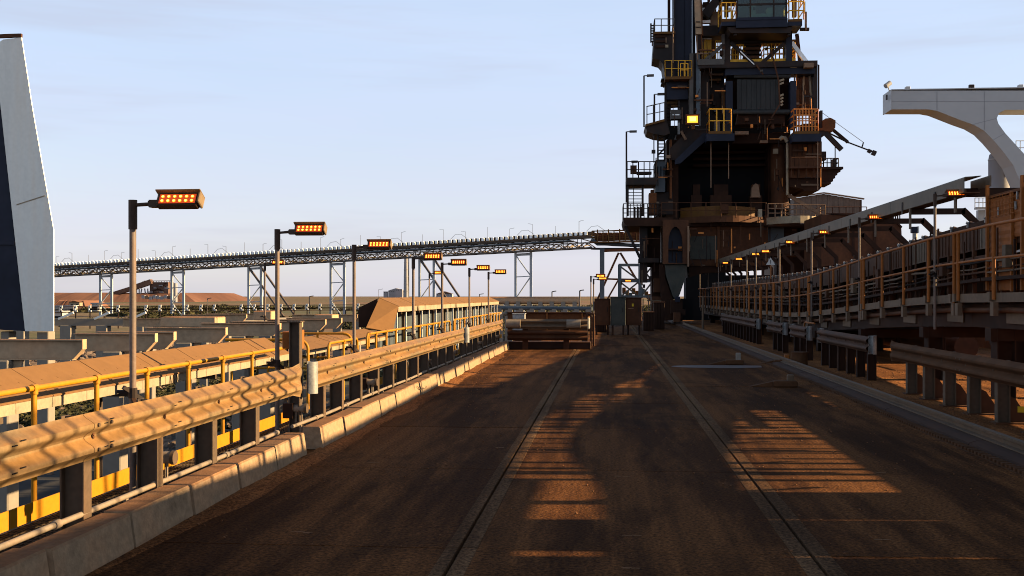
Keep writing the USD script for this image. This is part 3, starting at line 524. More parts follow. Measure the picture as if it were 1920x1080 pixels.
sup = [(157, 635), (292, 626), (327, 625), (424, 615), (525, 606), (566, 602), (610, 598), (640, 596)]
for i, (u, v) in enumerate(sup):
    p = at_x(u, v, -8.05); L = [2.6, 1.5, 1.5, 1.75, 2.0, 1.9, 1.7, 1.7][i]
    pipe_support(f'{ordinal(i)} dusty steel pipe support from the left in the nearer row, clipped cross arm', p[0], p[1], L, 1.03, .5, 'pipe supports behind the cable cover')
sup2 = [(375, 597), (462, 590), (500, 588), (670, 590), (712, 590)]
for i, (u, v) in enumerate(sup2):
    p = at_z(u, v, .86); pipe_support(f'{ordinal(i)} pipe support of the farther row beyond the cable cover, counted from the left', p[0], p[1], 3.0, .86, .35, 'pipe supports of the farther row')
# pale box headers sitting on the farther row
for i, (u, v, w_, lab) in enumerate(((352, 604, 1.6, 'pale lit steel box header on the leftmost far pipe support'), (492, 592, .55, 'small pale steel block on a far pipe support'), (606, 598, .6, 'pale wedge shaped steel bracket end on the far supports'))):
    p = at_d(u, v, 30 + 2 * i); put('steel_header', cbox(p[0] - w_ / 2, p[1], p[2] - .14, p[0] + w_ / 2, p[1] + .8, p[2] + .14, .02), 'cream_steel', lab, 'steel block')

# far-left machine leg: navy box with a white flange, on two pedestal columns
YW = 30.0
def wpts(lst, y): return [tuple(at_y(u, v, y)[[0, 2]]) for u, v in lst]
wl = Thing('machine_leg', 'tall navy and white steel machine leg cut by the left edge', 'machine leg')
wl.add('white_flange', prism(wpts([(0, 78), (6, 74), (40, 70), (60, 200), (100, 430), (100, 621), (47, 621), (0, 190)], YW), 'y', YW, YW + .045), 'white_steel')
wl.add('navy_web', prism(wpts([(-160, 78), (-1, 78), (-1, 190), (46, 621), (-160, 610)], YW), 'y', YW + .05, YW + .8), 'navy_paint')
wl.add('web_rib', prism(wpts([(-160, 452), (26, 452), (26.5, 459), (-160, 459)], YW), 'y', YW + .0, YW + .049), 'navy_paint')
wl.add('weld_seam', bar(at_y(31, 384, YW - .005), at_y(84, 367, YW - .005), .012, .03), 'fascia_cream')
wl.add('cap', prism(wpts([(-160, 70), (40, 63), (40, 69.5), (-160, 77)], YW), 'y', YW - .02, YW + .07), 'rust_steel')
for u0, u1 in ((-90, -60), (-6, 10), (62, 84)):
    a, b = at_y(u0, 622, YW), at_y(u1, 622, YW); wl.add('pedestal', cbox(a[0], YW + .2, -5, b[0], YW + .6, a[2] - .003, .02), 'grey_column')
wl.done()
# concrete pile caps and beam in front of the riprap
pb = Thing('pipe_bridge', 'low grey concrete beam on piles in front of the rock bank', 'concrete beam')
a, b = at_d(-40, 604, 62), at_d(310, 604, 62)
pb.add('beam', bar(a, b, .5, .42), 'grey_column')
for u in (-30, 40, 127, 194, 262): 
    p = at_d(u, 606, 62); pb.add('pile', cbox(p[0] - .33, p[1] - .3, -6, p[0] + .33, p[1] + .3, p[2] - .12, .03), 'grey_column')
    pb.add('bracket', bar(p + (-.4, -.3, .25), p + (.5, -.3, .62), .12), 'white_steel')
pb.done()

# rock bank
def rock(seed):
    r = np.random.default_rng(seed); m = trimesh.creation.icosahedron(); m.vertices = m.vertices * r.uniform(.65, 1.15, (12, 1)) * np.array([1, .8, .62]); return trimesh.convex.convex_hull(m.vertices)
def scatter(name, protos, mat, pts, scl, label, cat, kind='stuff', yaw=True, smooth=False):
    pi = UsdGeom.PointInstancer.Define(stage, fresh('/World', name)); tag(pi.GetPrim(), label, cat, kind=kind); path_ = str(pi.GetPath()); rel = []
    for i, m in enumerate(protos):
        q = usdkit.mesh(stage, fresh(path_, name + '_shape'), m, LOOKS[mat], smooth=smooth); rel.append(q.GetPath())
    pi.CreatePrototypesRel().SetTargets(rel); n = len(pts)
    pi.CreatePositionsAttr(Vt.Vec3fArray.FromNumpy(np.asarray(pts, np.float32))); pi.CreateScalesAttr(Vt.Vec3fArray.FromNumpy(np.asarray(scl, np.float32)))
    pi.CreateProtoIndicesAttr(Vt.IntArray.FromNumpy(nrng.integers(0, len(protos), n).astype(np.int32)))
    q = []
    for k in range(n):
        ax = Gf.Vec3d(0, 0, 1) if yaw else Gf.Vec3d(*nrng.normal(size=3)); r = Gf.Rotation(ax, rng.uniform(0, 360)).GetQuat(); q.append(Gf.Quath(float(r.GetReal()), *[float(x) for x in r.GetImaginary()]))
    pi.CreateOrientationsAttr(Vt.QuathArray(q))
pts, scl = [], []
for k in range(4200):
    D = rng.uniform(70, 128); u = rng.uniform(-60, 480); p = at_d(u, 600, D); z = float(ground_z(np.array([p[0]]), np.array([p[1]]))[0])
    pts.append((p[0], p[1], z + rng.uniform(0, .5) + .7 * max(0, 1 - abs(D - 112) / 16))); s = rng.uniform(.22, .62); scl.append((s, s, s))
for k in range(1500):
    D = rng.uniform(26, 70); u = rng.uniform(-60, 620); p = at_d(u, 700, D); z = float(ground_z(np.array([p[0]]), np.array([p[1]]))[0])
    if p[0] > -6.2: continue
    s = rng.uniform(.06, .24); pts.append((p[0], p[1], z + .02)); scl.append((s, s, s))
scatter('riprap', [rock(i) for i in range(7)], 'rock_stone', pts, scl, 'bank of broken brown rock below the pipe supports', 'rocks', yaw=False)
# low scrub: ragged tufts of small leaf faces
def tuft(seed, n=90):
    r = np.random.default_rng(seed); v, f = [], []
    for i in range(n):
        d = r.normal(size=3); d[2] = abs(d[2]) * .8; d /= np.linalg.norm(d); c = d * r.uniform(.35, 1.0) * np.array([1, 1, .75]); a = r.normal(size=3) * .16; b = r.normal(size=3) * .16
        k = len(v); v += [c - a, c + b, c + a, c - b]; f += [[k, k + 1, k + 2], [k, k + 2, k + 3]]
    return trimesh.Trimesh(np.array(v), np.array(f), process=False)
pts, scl = [], []
for k in range(5200):
    D = 60 + 520 * rng.random() ** 1.6; u = rng.uniform(-80, 1240); p = at_d(u, 590, D); x, y = p[0], p[1]
    g = meshkit.fbm(np.array([[x * .02, y * .008, 3.0]]), 3)[0]
    if g < .47 or (D < 130 and u > 420 and u < 1000 and rng.random() < .5): continue
    z = float(ground_z(np.array([x]), np.array([y]))[0]); s = rng.uniform(.35, 1.1) * (1 + D / 500); pts.append((x, y, z)); scl.append((s * 1.3, s * 1.3, s * .8))
for k in range(1400):
    D = rng.uniform(34, 68); u = rng.uniform(-60, 420); p = at_d(u, 690, D)
    if p[0] > -9: continue
    z = float(ground_z(np.array([p[0]]), np.array([p[1]]))[0]); s = rng.uniform(.15, .45); pts.append((p[0], p[1], z)); scl.append((s, s, s * .7))
scatter('scrub', [tuft(i) for i in range(5)], 'shrub_leaf', pts, scl, 'low olive scrub spread over the coastal flat', 'scrub')
# ================================================================== BACKGROUND, LEFT AND CENTRE
# low field conveyor with white idler brackets
lc = Thing('field_conveyor', 'low distant conveyor with a row of white idler brackets across the flat', 'conveyor')
a, b = at_d(60, 586, 150), at_d(1020, 578, 168); dv = b - a; Lc = np.linalg.norm(dv); dv /= Lc; nrm_ = np.array([-dv[1], dv[0], 0])
for off, dz in ((0, 0), (.1, .75), (1.2, .3)): lc.add('stringer', bar(a + nrm_ * off + (0, 0, dz), b + nrm_ * off + (0, 0, dz), .10, .10 if off < 1 else .16), 'dark_steel')
lc.add('belt', bar(a + nrm_ * .6 + (0, 0, .5), b + nrm_ * .6 + (0, 0, .42), .9, .04), 'belt_rubber')
k = 0
while k * 1.9 < Lc:
    p = a + dv * k * 1.9 - nrm_ * .12
    if k % 9 != 5:
        lc.add('idler_bracket', cat_([box(p[0] - .13, p[1] - .05, p[2] + .55, p[0] + .22, p[1] + .05, p[2] + .95), box(p[0] - .2, p[1] - .05, p[2] + .05, p[0] + .05, p[1] + .05, p[2] + .75), box(p[0] - .1, p[1] - .05, p[2] + .05, p[0] + .3, p[1] + .05, p[2] + .28)]), 'white_steel')
    lc.add('leg', box(p[0] - .07, p[1] + .1, p[2] - 2.4, p[0] + .07, p[1] + .24, p[2] + .05), 'dark_steel'); k += 1
lc.done()
# two long pipelines on saddles
for i, (u0, v0, u1, v1, D0, D1, r, mat, lab) in enumerate(((300, 606, 960, 588, 92, 118, .22, 'grey_column', 'pale pipeline running behind the pipe supports'), (903, 563, 1085, 564, 130, 126, .42, 'cream_steel', 'large beige pipe lying beyond the cross barrier'), (930, 577, 1110, 579, 118, 114, .22, 'slate_steel', 'slim grey pipe below the large beige pipe'))):
    t = Thing('pipeline', lab, 'pipe'); a, b = at_d(u0, v0, D0), at_d(u1, v1, D1); t.add('pipe', tube(a, b, r, 12), mat, smooth=50)
    for s in np.linspace(.04, .96, 9):
        p = a + (b - a) * s; t.add('saddle', box(p[0] - .25, p[1] - r - .1, -6, p[0] + .25, p[1] + r + .1, p[2] - r * .3), 'grey_column')
    t.done()
# sloping elevated conveyor gallery on trestles
GD0, GD1 = 352.0, 284.0
A0, B0 = at_d(60, 495.5, GD0), at_d(1110, 433.5, GD1); gd = B0 - A0; GL = np.linalg.norm(gd); gd /= GL; gn = np.array([-gd[1], gd[0], 0]); gn /= np.linalg.norm(gn)
def G(s, dz, off=0.0): return A0 + gd * s + gn * off + np.array([0, 0, dz])
ga = Thing('conveyor_gallery', 'long sloping elevated conveyor with pale hoods crossing the sky', 'conveyor')
for off, nm in ((0, 'front'), (3.4, 'back')):
    ga.add('top_chord', bar(G(0, -1.5, off), G(GL, -1.5, off), .28, .45), 'grey_steel'); ga.add('bottom_chord', bar(G(0, -4.35, off), G(GL, -4.35, off), .26, .34), 'grey_steel')
    ga.add('pipe', tube(G(0, -2.25, off - .35), G(GL - 6, -2.25, off - .35), .24, 8), 'slate_steel', smooth=50)
    n = int(GL / 4); d1 = []; d2 = []
    for i in range(n):
        s = i * GL / n; e = GL / n
        d1.append(bar(G(s, -1.5, off), G(s, -4.35, off), .2)); d2.append(bar(G(s, -4.3, off), G(s + e / 2, -2.9, off), .24)); d2.append(bar(G(s + e / 2, -2.9, off), G(s + e, -4.3, off), .24)); d2.append(bar(G(s, -1.6, off), G(s + e, -2.9, off), .16))
    ga.add('truss_posts', cat_(d1), 'grey_steel', kind='stuff'); ga.add('truss_diagonals', cat_(d2), 'channel_steel', kind='stuff'); ga.add('mid_chord', bar(G(0, -2.9, off), G(GL, -2.9, off), .16), 'grey_steel')
ga.add('bottom_clutter', cat_([bar(G(s, -3.4 - rng.random() * .9, .2), G(s + rng.uniform(.4, 1.4), -3.4 - rng.random() * .9, 3.2), .1, rng.uniform(.1, .3)) for s in np.arange(0, GL - 2, .8)]), 'fascia_cream', kind='stuff')  # cream bars stand in for sunlit glints under the truss
ga.add('belt_deck', bar(G(0, -1.05, 1.7), G(GL, -1.05, 1.7), 3.2, .2), 'dark_steel'); ga.add('belt_side', bar(G(0, -.45, 2.6), G(GL, -.45, 2.6), .1, 1.1), 'dark_steel')
ga.add('walk_edge', bar(G(0, -1.2, -.6), G(GL, -1.2, -.6), .2, .25), 'channel_steel')
k = 0
while k * 1.42 < GL - 1:
    p = G(k * 1.42, -.42, .9); ga.add('hood', cbox(p[0] - .36, p[1] - .2, p[2] - .5, p[0] + .36, p[1] + .9, p[2] + .42, .06), 'pale_hood'); k += 1
for i, s in enumerate(np.arange(4, GL - 2, 6.6)):
    h = 2.5 if i % 2 else 3.4
    ga.add('light_pole', cat_([tube(G(s, -1, -.5), G(s, h - .6, -.5), .05, 5)] + ([bar(G(s, h - .6, -.5), G(s + (1.3 if i % 4 < 2 else -1.3), h - .4, -.5), .1, .07)] if i % 3 else [])), 'grey_steel')
    if i % 3 == 1: ga.add('cable_hoop', path([G(s + 2, 0, -.3), G(s + 3.4, 1.25, -.3), G(s + 5.2, 1.3, -.3), G(s + 7, 0, -.3)], .05, 5), 'grey_steel')
ga.done()
legs = [(183, 212), (322, 350), (468, 498), (623, 653), (789, 818), (967, 996)]
for i, (ua, ub) in enumerate(legs):
    s0 = (at_d((ua + ub) / 2, 480, GD0 + (GD1 - GD0) * ((ua + ub) / 2 - 60) / 1050) - A0) @ gd
    t = Thing('trestle', f'{ordinal(i)} braced steel trestle tower from the left under the sloping gallery', 'trestle', 'trestle towers under the gallery'); hw = 2.25
    gz = -5.2; bot = {}
    for nm, ds in (('fl', -hw), ('fr', hw)):
        top = G(s0 + ds, -4.55, 1.7); b_ = np.array([top[0], top[1], gz]); bot[nm] = (top, b_); t.add('column', bar(b_, top, .66), 'trestle_steel')
    (t0, b0), (t1, b1) = bot['fl'], bot['fr']; H = t0[2] - gz; n = 3
    t.add('cross_beam', bar(t0 - (0, 0, .6), t1 - (0, 0, .6), .3, .7), 'trestle_steel')
    for j in range(n):
        za, zb = .6 + (H - .6) * j / n, .6 + (H - .6) * (j + 1) / n; l, r = (t0, t1) if j % 2 == 0 else (t1, t0)
        t.add('brace', bar(l - (0, 0, za), r - (0, 0, zb), .26), 'trestle_steel'); t.add('strut', bar(t0 - (0, 0, zb), t1 - (0, 0, zb), .24), 'trestle_steel')
    if i in (2, 4):
        for off, dx in ((0, 2.0), (3.4, 2.0)): t.add('raker', bar(G(s0 - hw + (4.2 if off else 0), -4.6, 1.7), G(s0 + hw + 8.5 + (4.2 if off else 0), 0, 1.7) * (1, 1, 0) + (0, 0, gz), .5), 'grey_steel')
    t.done()
# scaffolded upper end of the gallery and its A-frame legs
ge = Thing('gallery_head', 'yellow brown scaffolded end of the sloping gallery by the machine', 'conveyor')
C0 = B0.copy(); C1 = at_d(1215, 431, 276)
ge.add('pipe', path([C0 + (0, 0, -2.2) + gn * -.5, C0 + (1.5, 0, -3.4), C0 + (3.5, 0, -3.4), C1 + (0, 0, -4.2)], .5, 8), 'slate_steel', smooth=50)
ge.add('floor', bar(C0 + (0, 0, -3.0), C1 + (0, 0, -3.0), 3, .3), 'yellow_rusty'); ge.add('roof_edge', bar(C0, C1, .3, .3), 'yellow_rusty')
for i in range(11):
    p = C0 + (C1 - C0) * i / 10; ge.add('frame_post', bar(p + (0, 0, -3), p + (0, 0, .4 * (i % 2)), .3), 'yellow_rusty')
    if i < 10:
        q = C0 + (C1 - C0) * (i + 1) / 10
        for dz in (-.6, -1.2, -1.8, -2.4): ge.add('side_sheet', bar(p + (0.15, 1.0 + (i % 3) * .4, dz + .1 * (i % 2)), q + (-.35, 1.0 + (i % 3) * .4, dz), .1, .33 + .1 * ((i * 7) % 3)), 'rust_orange' if (i + int(dz * 5)) % 3 else 'yellow_rusty')
ge.add('back_sheet', bar(C0 + gn * 2.2 + (0, 0, -1.5), C1 + gn * 2.2 + (0, 0, -1.5), .1, 2.2), 'rust_steel')
ge.add('deck_beam', bar(C0 + (0, 0, -4.7), C1 + (0, 0, -5), 1.5, .5), 'dark_steel'); ge.done()
af = Thing('trestle', 'single leg trestle with splayed A frame beside the grey tower', 'trestle', 'trestle towers under the gallery'); D_ = 275
def ab(u0, v0, u1, v1, w, mat='slate_steel', D=D_, t=None, nm='brace'): (t or af).add(nm, bar(at_d(u0, v0, D), at_d(u1, v1, D), w), mat)
ab(1129, 466, 1129, 600, 1.15, nm='column'); ab(1133, 470, 1222, 468, .7, 'rust_steel', nm='cross_beam'); ab(1160, 474, 1120, 562, .5, 'rust_steel'); ab(1163, 474, 1215, 560, .5, 'rust_steel'); ab(1134, 523, 1225, 525, .45, 'rust_steel', nm='cross_beam'); ab(1160, 524, 1136, 566, .4, 'rust_steel'); af.done()
ft = Thing('frame_tower', 'blue grey braced steel frame tower behind the dark cabinets', 'tower'); D_ = 170
for D in (170, 176):
    for u in (1162, 1200, 1223): ab(u, 496, u, 600, .55 if D == 170 else .4, D=D, t=ft, nm='column')
    for v in (497, 527, 556): ab(1160, v, 1226, v, .42, D=D, t=ft, nm='beam')
    for (u0, v0, u1, v1) in ((1162, 499, 1198, 526), (1198, 528, 1164, 556), (1202, 500, 1222, 526), (1202, 526, 1222, 500), (1164, 530, 1198, 556), (1222, 530, 1202, 556)): ab(u0, v0, u1, v1, .24, 'grey_steel' if D == 170 else 'channel_steel', D=D, t=ft)
for i in range(9): p = at_d(1170 + i * 6, 545 + (i * 5) % 14, 173); ft.add('machinery_box', cbox(p[0] - .3, p[1], p[2] - .5, p[0] + .3, p[1] + .5, p[2] + .5, .04), ['rust_orange', 'channel_steel', 'slate_steel', 'yellow_rusty'][i % 4])
ft.done()
# far stockpile with reclaimer-like plant, ramps, sheds
def mesa(u0, u1, vt, D, label, mat='far_ore', depth=120, slope=2.2, name='stockpile'):
    a, b = at_d(u0, vt, D), at_d(u1, vt, D); z1 = a[2]; h = z1 + 5; v = []; n = 40; xs = np.linspace(0, 1, n)
    P = []
    for j, (dy, k) in enumerate(((-h * slope, 0), (0, 1), (depth, 1), (depth + h * slope, 0))):
        for x in xs: P.append((a[0] - (1 - k) * h * slope * (1 - 2 * x) + (b[0] - a[0]) * x, a[1] + (b[1] - a[1]) * x + dy, (-5 if k == 0 else z1 + (meshkit.noise(np.array([x * 23, j * 3.1, u0])) - .5) * h * .12)))
    f = []
    for j in range(3):
        for i in range(n - 1): q = j * n + i; f += [[q, q + 1, q + n + 1], [q, q + n + 1, q + n]]
    for i in (0, n - 1): f += [[i, n + i, 2 * n + i], [i, 2 * n + i, 3 * n + i]] if i else [[i, 2 * n, n], [i, 3 * n, 2 * n]]
    mm = trimesh.Trimesh(np.array(P), np.array(f), process=False); put(name, mm, mat, label, 'stockpile')
mesa(70, 345, 549.5, 900, 'long low brown ore stockpile on the left horizon')
mesa(108, 156, 564, 520, 'small sunlit orange earth mound behind the white sheds', depth=20, slope=.8, name='earth_mound')
fp = Thing('ore_plant', 'distant rusty ore plant with ramp and frame on the stockpile', 'plant'); D_ = 900
ra, rb, rc, rd = at_d(212, 552, 900), at_d(250, 540, 900), at_d(285, 528, 900), at_d(330, 528, 900)
fp.add('ramp', cat_([bar(ra, rb, 6, 3.4), bar(rb, rc, 6, 4.2)]), 'far_rust')
q0, q1 = at_d(281, 529, 900), at_d(321, 552, 905); fp.add('frame_house', box(q0[0], q0[1], q1[2], q1[0], q0[1] + 12, q0[2]), 'far_rust')
fp.add('roof_rail', cat_([bar(at_d(270, 527, 898), at_d(322, 526.5, 898), .5)] + [bar(at_d(u, 527, 898), at_d(u, 531, 898), .4) for u in range(268, 323, 5)]), 'far_rust')
for u in (256, 261, 266, 271, 277): fp.add('leg', bar(at_d(u, 541, 899), at_d(u + rng.choice([-2, 0, 2]), 551, 899), .8), 'far_grey')
for i in range(22):
    u, v = rng.uniform(283, 318), rng.uniform(531, 548); p = at_d(u, v, 899); fp.add('cladding', box(p[0] - rng.uniform(.6, 2.4), p[1] - .6, p[2] - .5, p[0] + rng.uniform(.6, 2.4), p[1], p[2] + .5), rng.choice(['far_grey', 'rust_dark', 'far_rust']))
for i in range(9):
    p = at_d(268 + i * 7, 557 + (i % 3), 860); fp.add('plant_shed', box(p[0] - 1.3, p[1], p[2] - 1.2, p[0] + 1.3, p[1] + 2, p[2] + 1.4), rng.choice(['far_grey', 'far_rust', 'tan_steel']))
p = at_d(329, 540, 880); fp.add('silo', tube((p[0], p[1], -4), (p[0], p[1], p[2] + 4), 1.6, 10), 'far_grey', smooth=50); fp.done()
def far_house(label, u0, u1, vt, vb, D, mat='far_white', roof='far_grey', pitched=False):
    a, b = at_d(u0, vt, D), at_d(u1, vb, D); t = Thing('far_shed', label, 'building', 'far sheds on the flat'); dp = max(3, (b[0] - a[0]) * .5)
    t.add('wall', box(a[0], a[1], min(b[2], -3), b[0], a[1] + dp, a[2]), mat)
    if pitched: t.add('roof', prism([(a[0] - .4, a[2] + .002), (b[0] + .4, a[2] + .002), ((a[0] + b[0]) / 2, a[2] + (b[0] - a[0]) * .16)], 'y', a[1] - .4, a[1] + dp + .4), roof)
    else: t.add('roof', box(a[0] - .3, a[1] - .3, a[2] + .002, b[0] + .3, a[1] + dp + .3, a[2] + .35), roof)
    n = max(2, int((b[0] - a[0]) / 3))
    for i in range(n): x = a[0] + (b[0] - a[0]) * (i + .5) / n; t.add('door' if i == 0 else 'window', box(x - .5, a[1] - .05, a[2] - 1.7, x + .5, a[1] - .003, a[2] - .8), 'black_hole')
    t.done()
far_house('white long shed at far left, nearest the white machine leg', 101, 120, 575, 582, 330); far_house('second white shed at far left, just right of the first', 124, 138, 574, 579, 360); far_house('white site hut beside the leftmost trestle tower', 172, 183, 570, 580, 330)
far_house('cream house with warm roof on the earth mound', 130, 150, 567, 573, 500, 'fascia_cream', 'flood_tan', True); far_house('low white shed under the left row of sheds', 101, 116, 586, 591, 240)
far_house('pale far warehouse at the horizon right of the fifth trestle', 818, 848, 551, 557, 1300, 'far_grey', 'far_rust', True); far_house('far grey industrial block left of the chimney', 728, 757, 545, 556, 1600, 'far_grey', 'far_grey', True); far_house('far grey boiler house touching the chimney base', 741, 754, 542.5, 556, 1580, 'far_grey', 'far_grey')
far_house('small far grey hut pair at the horizon', 719, 727, 547, 556, 1600, 'far_grey', 'far_grey')
ch = Thing('chimney', 'tall pale grey chimney on the horizon left of the fifth trestle', 'chimney'); p = at_d(761.5, 556, 1500); zt = at_d(761.5, 478, 1500)[2]
cyl = trimesh.creation.cylinder(radius=1, height=1, sections=20); v = np.array(cyl.vertices); tt = v[:, 2] + .5; rr = 3.6 - .8 * tt; cyl.vertices = np.stack([p[0] + v[:, 0] * rr, p[1] + v[:, 1] * rr, -5 + tt * (zt + 5)], 1); ch.add('stack', cyl, 'far_grey', smooth=50)
ch.add('ladder', box(p[0] + 3.4, p[1] - 1, 0, p[0] + 4.3, p[1] + .2, zt - 2), 'grey_steel')
for z in np.linspace(8, zt - 1, 6): ch.add('ring', tube((p[0], p[1], z), (p[0], p[1], z + .6), 3.8 - .75 * z / zt, 16), 'far_grey'); 
ch.done()
for i, (u, vt, D, lab) in enumerate(((282 + 428, 543, 700, 'thin light mast left of the chimney'), (899, 552, 320, 'thin light mast above the enclosure end'), (1035, 547, 230, 'light mast beyond the cross barrier, left one'), (1087, 545, 210, 'light mast beyond the cross barrier, right one'), (389, 560, 300, 'low light mast between the second and third trestles'), (580, 556, 300, 'low light mast right of the third trestle'))):
    a = at_d(u, vt, D); t = Thing('light_mast', lab, 'lamp post'); t.add('pole', tube((a[0], a[1], -5), a, .13, 6), 'grey_steel'); t.add('head', bar(a, a + (D * .004, 0, D * .0006), .3, .2), 'grey_steel'); t.done()

# ================================================================== END OF THE DECK
x0, x1 = at_z(946, 655, 0), at_z(1108, 655, 0); YB = x0[1]
t = Thing('cross_barrier', 'dark cross barrier with W beam closing the left lane end', 'barrier')
m = wbeam(0, 1, 0, 0, 1); bm = wbeam(-(x1[0] - .1), -(x0[0] + .1), YB - .1, .66, -1); v = np.array(bm.vertices); bm.vertices = np.stack([-v[:, 1], v[:, 0], v[:, 2]], 1); bm.fix_normals(); t.add('beam_panel', bm, 'channel_steel', smooth=35)  # darker steel carries the shade lying on the beam
bm2 = bm.copy(); bm2.apply_translation((0, .02, -.36)); t.add('lower_beam', bm2, 'rust_steel', smooth=35)
for u in (985, 1062): p = at_z(u, 655, 0); t.add('post', box(p[0] - .09, YB + .02, 0, p[0] + .09, YB + .18, .95), 'rust_steel')
t.add('foot_beam', cbox(x0[0], YB + .05, 0, x1[0], YB + .55, .24, .02), 'rust_dark')
for u, s in ((962, -1), (1075, 1)): p = at_z(u, 655, 0); t.add('end_cap', tube((p[0] - .2, YB - .2, .82), (p[0] + .25, YB - .2, .82), .14, 10), 'conduit_steel', smooth=50)
t.done()
wc = Thing('equipment_cabinet', 'small white cabinet standing behind the cross barrier at left', 'cabinet'); a = at_d(961, 588, 37.5); b = at_d(984, 601, 37.5)
wc.add('body', cbox(a[0], a[1], b[2] - .5, b[0], a[1] + .4, a[2] - .02, .01), 'cabinet_white'); wc.add('lid', box(a[0] - .02, a[1] - .02, a[2] - .019, b[0] + .02, a[1] + .42, a[2] + .01), 'cabinet_white'); wc.add('door_handle', box(b[0] - .1, a[1] - .03, b[2] - .1, b[0] - .07, a[1] - .001, b[2] + .05), 'dark_steel'); wc.add('leg', box(a[0] + .05, a[1] + .1, 0, b[0] - .05, a[1] + .3, b[2] - .501), 'rust_steel'); wc.done()
gw = Thing('deck_girder', 'brown steel girder wall crossing behind the cross barrier', 'girder'); a, b = at_d(990, 587, 52), at_d(1112, 601, 52)
gw.add('web', box(a[0] - 1.0, a[1], b[2] - .45, b[0], a[1] + .12, a[2]), 'rust_orange'); gw.add('top_flange', box(a[0] - 1.0, a[1] - .12, a[2] + .001, b[0], a[1] + .25, a[2] + .05), 'rust_steel'); gw.add('bottom_flange', box(a[0] - 1.0, a[1] - .12, b[2] - .5, b[0], a[1] + .25, b[2] - .451), 'rust_steel')
for u in (1026, 1092): p = at_d(u, 590, 52); gw.add('stiffener', box(p[0] - .03, a[1] - .1, b[2] - .45, p[0] + .03, a[1] - .001, a[2]), 'orange_rail')
gw.done()
guard('guard_rail', 'short guard rail with sunlit end right of the cross barrier', 36.6, 41, -.72, ZB, 1, [37.2, 38.4, 39.6], 'guard rails along the left kerb', zb=0, ends=('nose', None))
hb = Thing('handrail', 'low brown handrail behind the cross barrier', 'handrail')
for u in (1100, 1108, 1113): p = at_d(u, 600, 36.2); hb.add('post', tube((p[0], p[1], 0), (p[0], p[1], 1.1), .03, 6), 'rust_steel')
p, q = at_d(1100, 600, 36.2), at_d(1113, 600, 36.2); hb.add('top_rail', tube((p[0], p[1], 1.1), (q[0], q[1], 1.1), .03, 6), 'rust_steel'); hb.done()
for i, (u0, u1, vt, mat, lab) in enumerate(((1114, 1144, 561, 'rust_steel', 'left brown equipment cabinet of the dark group on the deck'), (1144.5, 1173, 558, 'cabinet_green', 'tall dark green cabinet between two brown cabinets'), (1173.5, 1203, 559, 'rust_steel', 'right brown equipment cabinet with a tiny yellow plate'))):
    D = 46 + (.3 if i == 1 else .6); a, b = at_d(u0, vt, D), at_d(u1, 628, D); t = Thing('equipment_cabinet', lab, 'cabinet', 'dark cabinets at the deck end')
    t.add('body', cbox(a[0], a[1], .42, b[0], a[1] + .6, a[2], .012), mat); t.add('door', box(a[0] + .05, a[1] - .02, .5, b[0] - .05, a[1] - .001, a[2] - .08), mat); t.add('roof', box(a[0] - .04, a[1] - .05, a[2] + .001, b[0] + .04, a[1] + .64, a[2] + .03), mat)
    for x in (a[0] + .06, b[0] - .14): t.add('leg', box(x, a[1] + .05, 0, x + .08, a[1] + .5, .419), 'rust_dark')
    t.add('handle', box(b[0] - .14, a[1] - .05, 1.0, b[0] - .11, a[1] - .021, 1.2), 'dark_steel')
    if i == 2: q = at_d(1187, 572, D - .05); t.add('yellow_plate', box(q[0] - .05, a[1] - .024, q[2] - .06, q[0] + .03, a[1] - .021, q[2] + .06), 'sign_yellow'); t.add('label_strip', box(q[0] - .22, a[1] - .024, q[2] - .16, q[0] + .02, a[1] - .021, q[2] - .13), 'tan_steel')
    t.done()
for i, (u0, u1, vt, vb, lab) in enumerate(((1120, 1138, 603, 632, 'rusty crate below the left cabinet'), (1206, 1226, 584, 640, 'brown steel bin beside the machine leg, left'), (1226, 1246, 566, 640, 'taller brown steel bin against the machine leg'))):
    a = at_d(u0, vt, 50 + i * 2); b = at_d(u1, vb, 50 + i * 2); t = Thing('steel_bin', lab, 'bin'); t.add('body', cbox(a[0], a[1], .0, b[0], a[1] + .8, a[2], .02), 'rust_dark')
    for s in (.25, .5, .75): x = a[0] + (b[0] - a[0]) * s; t.add('rib', box(x - .03, a[1] - .05, .06, x + .03, a[1] - .001, a[2] - .05), 'rust_dark')
    t.add('rim', box(a[0] - .03, a[1] - .06, a[2] - .06, b[0] + .03, a[1] + .83, a[2] + .002), 'rust_steel'); t.done()
# rail stops and chocks on the deck
for i, (u, vb, vt, mat, lab) in enumerate(((1385, 684, 662, 'grey_column', 'small pale stop post on the deck behind the pale patch'), (1483, 726, 703, 'channel_steel', 'short grey stop post beside the crane rail, nearest'), (1476, 684, 665, 'orange_rail', 'ochre stop post on the far side of the crane rail'))):
    p = at_z(u, vb, 0); zt = at_y(u, vt, p[1])[2]; t = Thing('stop_post', lab, 'post'); t.add('post', cbox(p[0] - .06, p[1], 0, p[0] + .06, p[1] + .12, zt, .015), mat); t.add('base', cbox(p[0] - .32, p[1] - .05, 0.001, p[0] + .12, p[1] + .2, .12, .02), 'rail_steel')
    t.add('wedge', prism([(p[0] - .75, .002), (p[0] - .33, .002), (p[0] - .33, .10)], 'y', p[1] + .02, p[1] + .16), 'rail_steel'); t.done()
p = at_z(1499, 685, 0); t = Thing('drum_bollard', 'squat round steel bollard beyond the crane rail', 'bollard'); t.add('barrel', tube((p[0], p[1], .01), (p[0], p[1], .3), .2, 14), 'rail_steel', smooth=50); t.add('cap', tube((p[0], p[1], .3), (p[0], p[1], .33), .22, 14), 'rail_steel'); t.done()
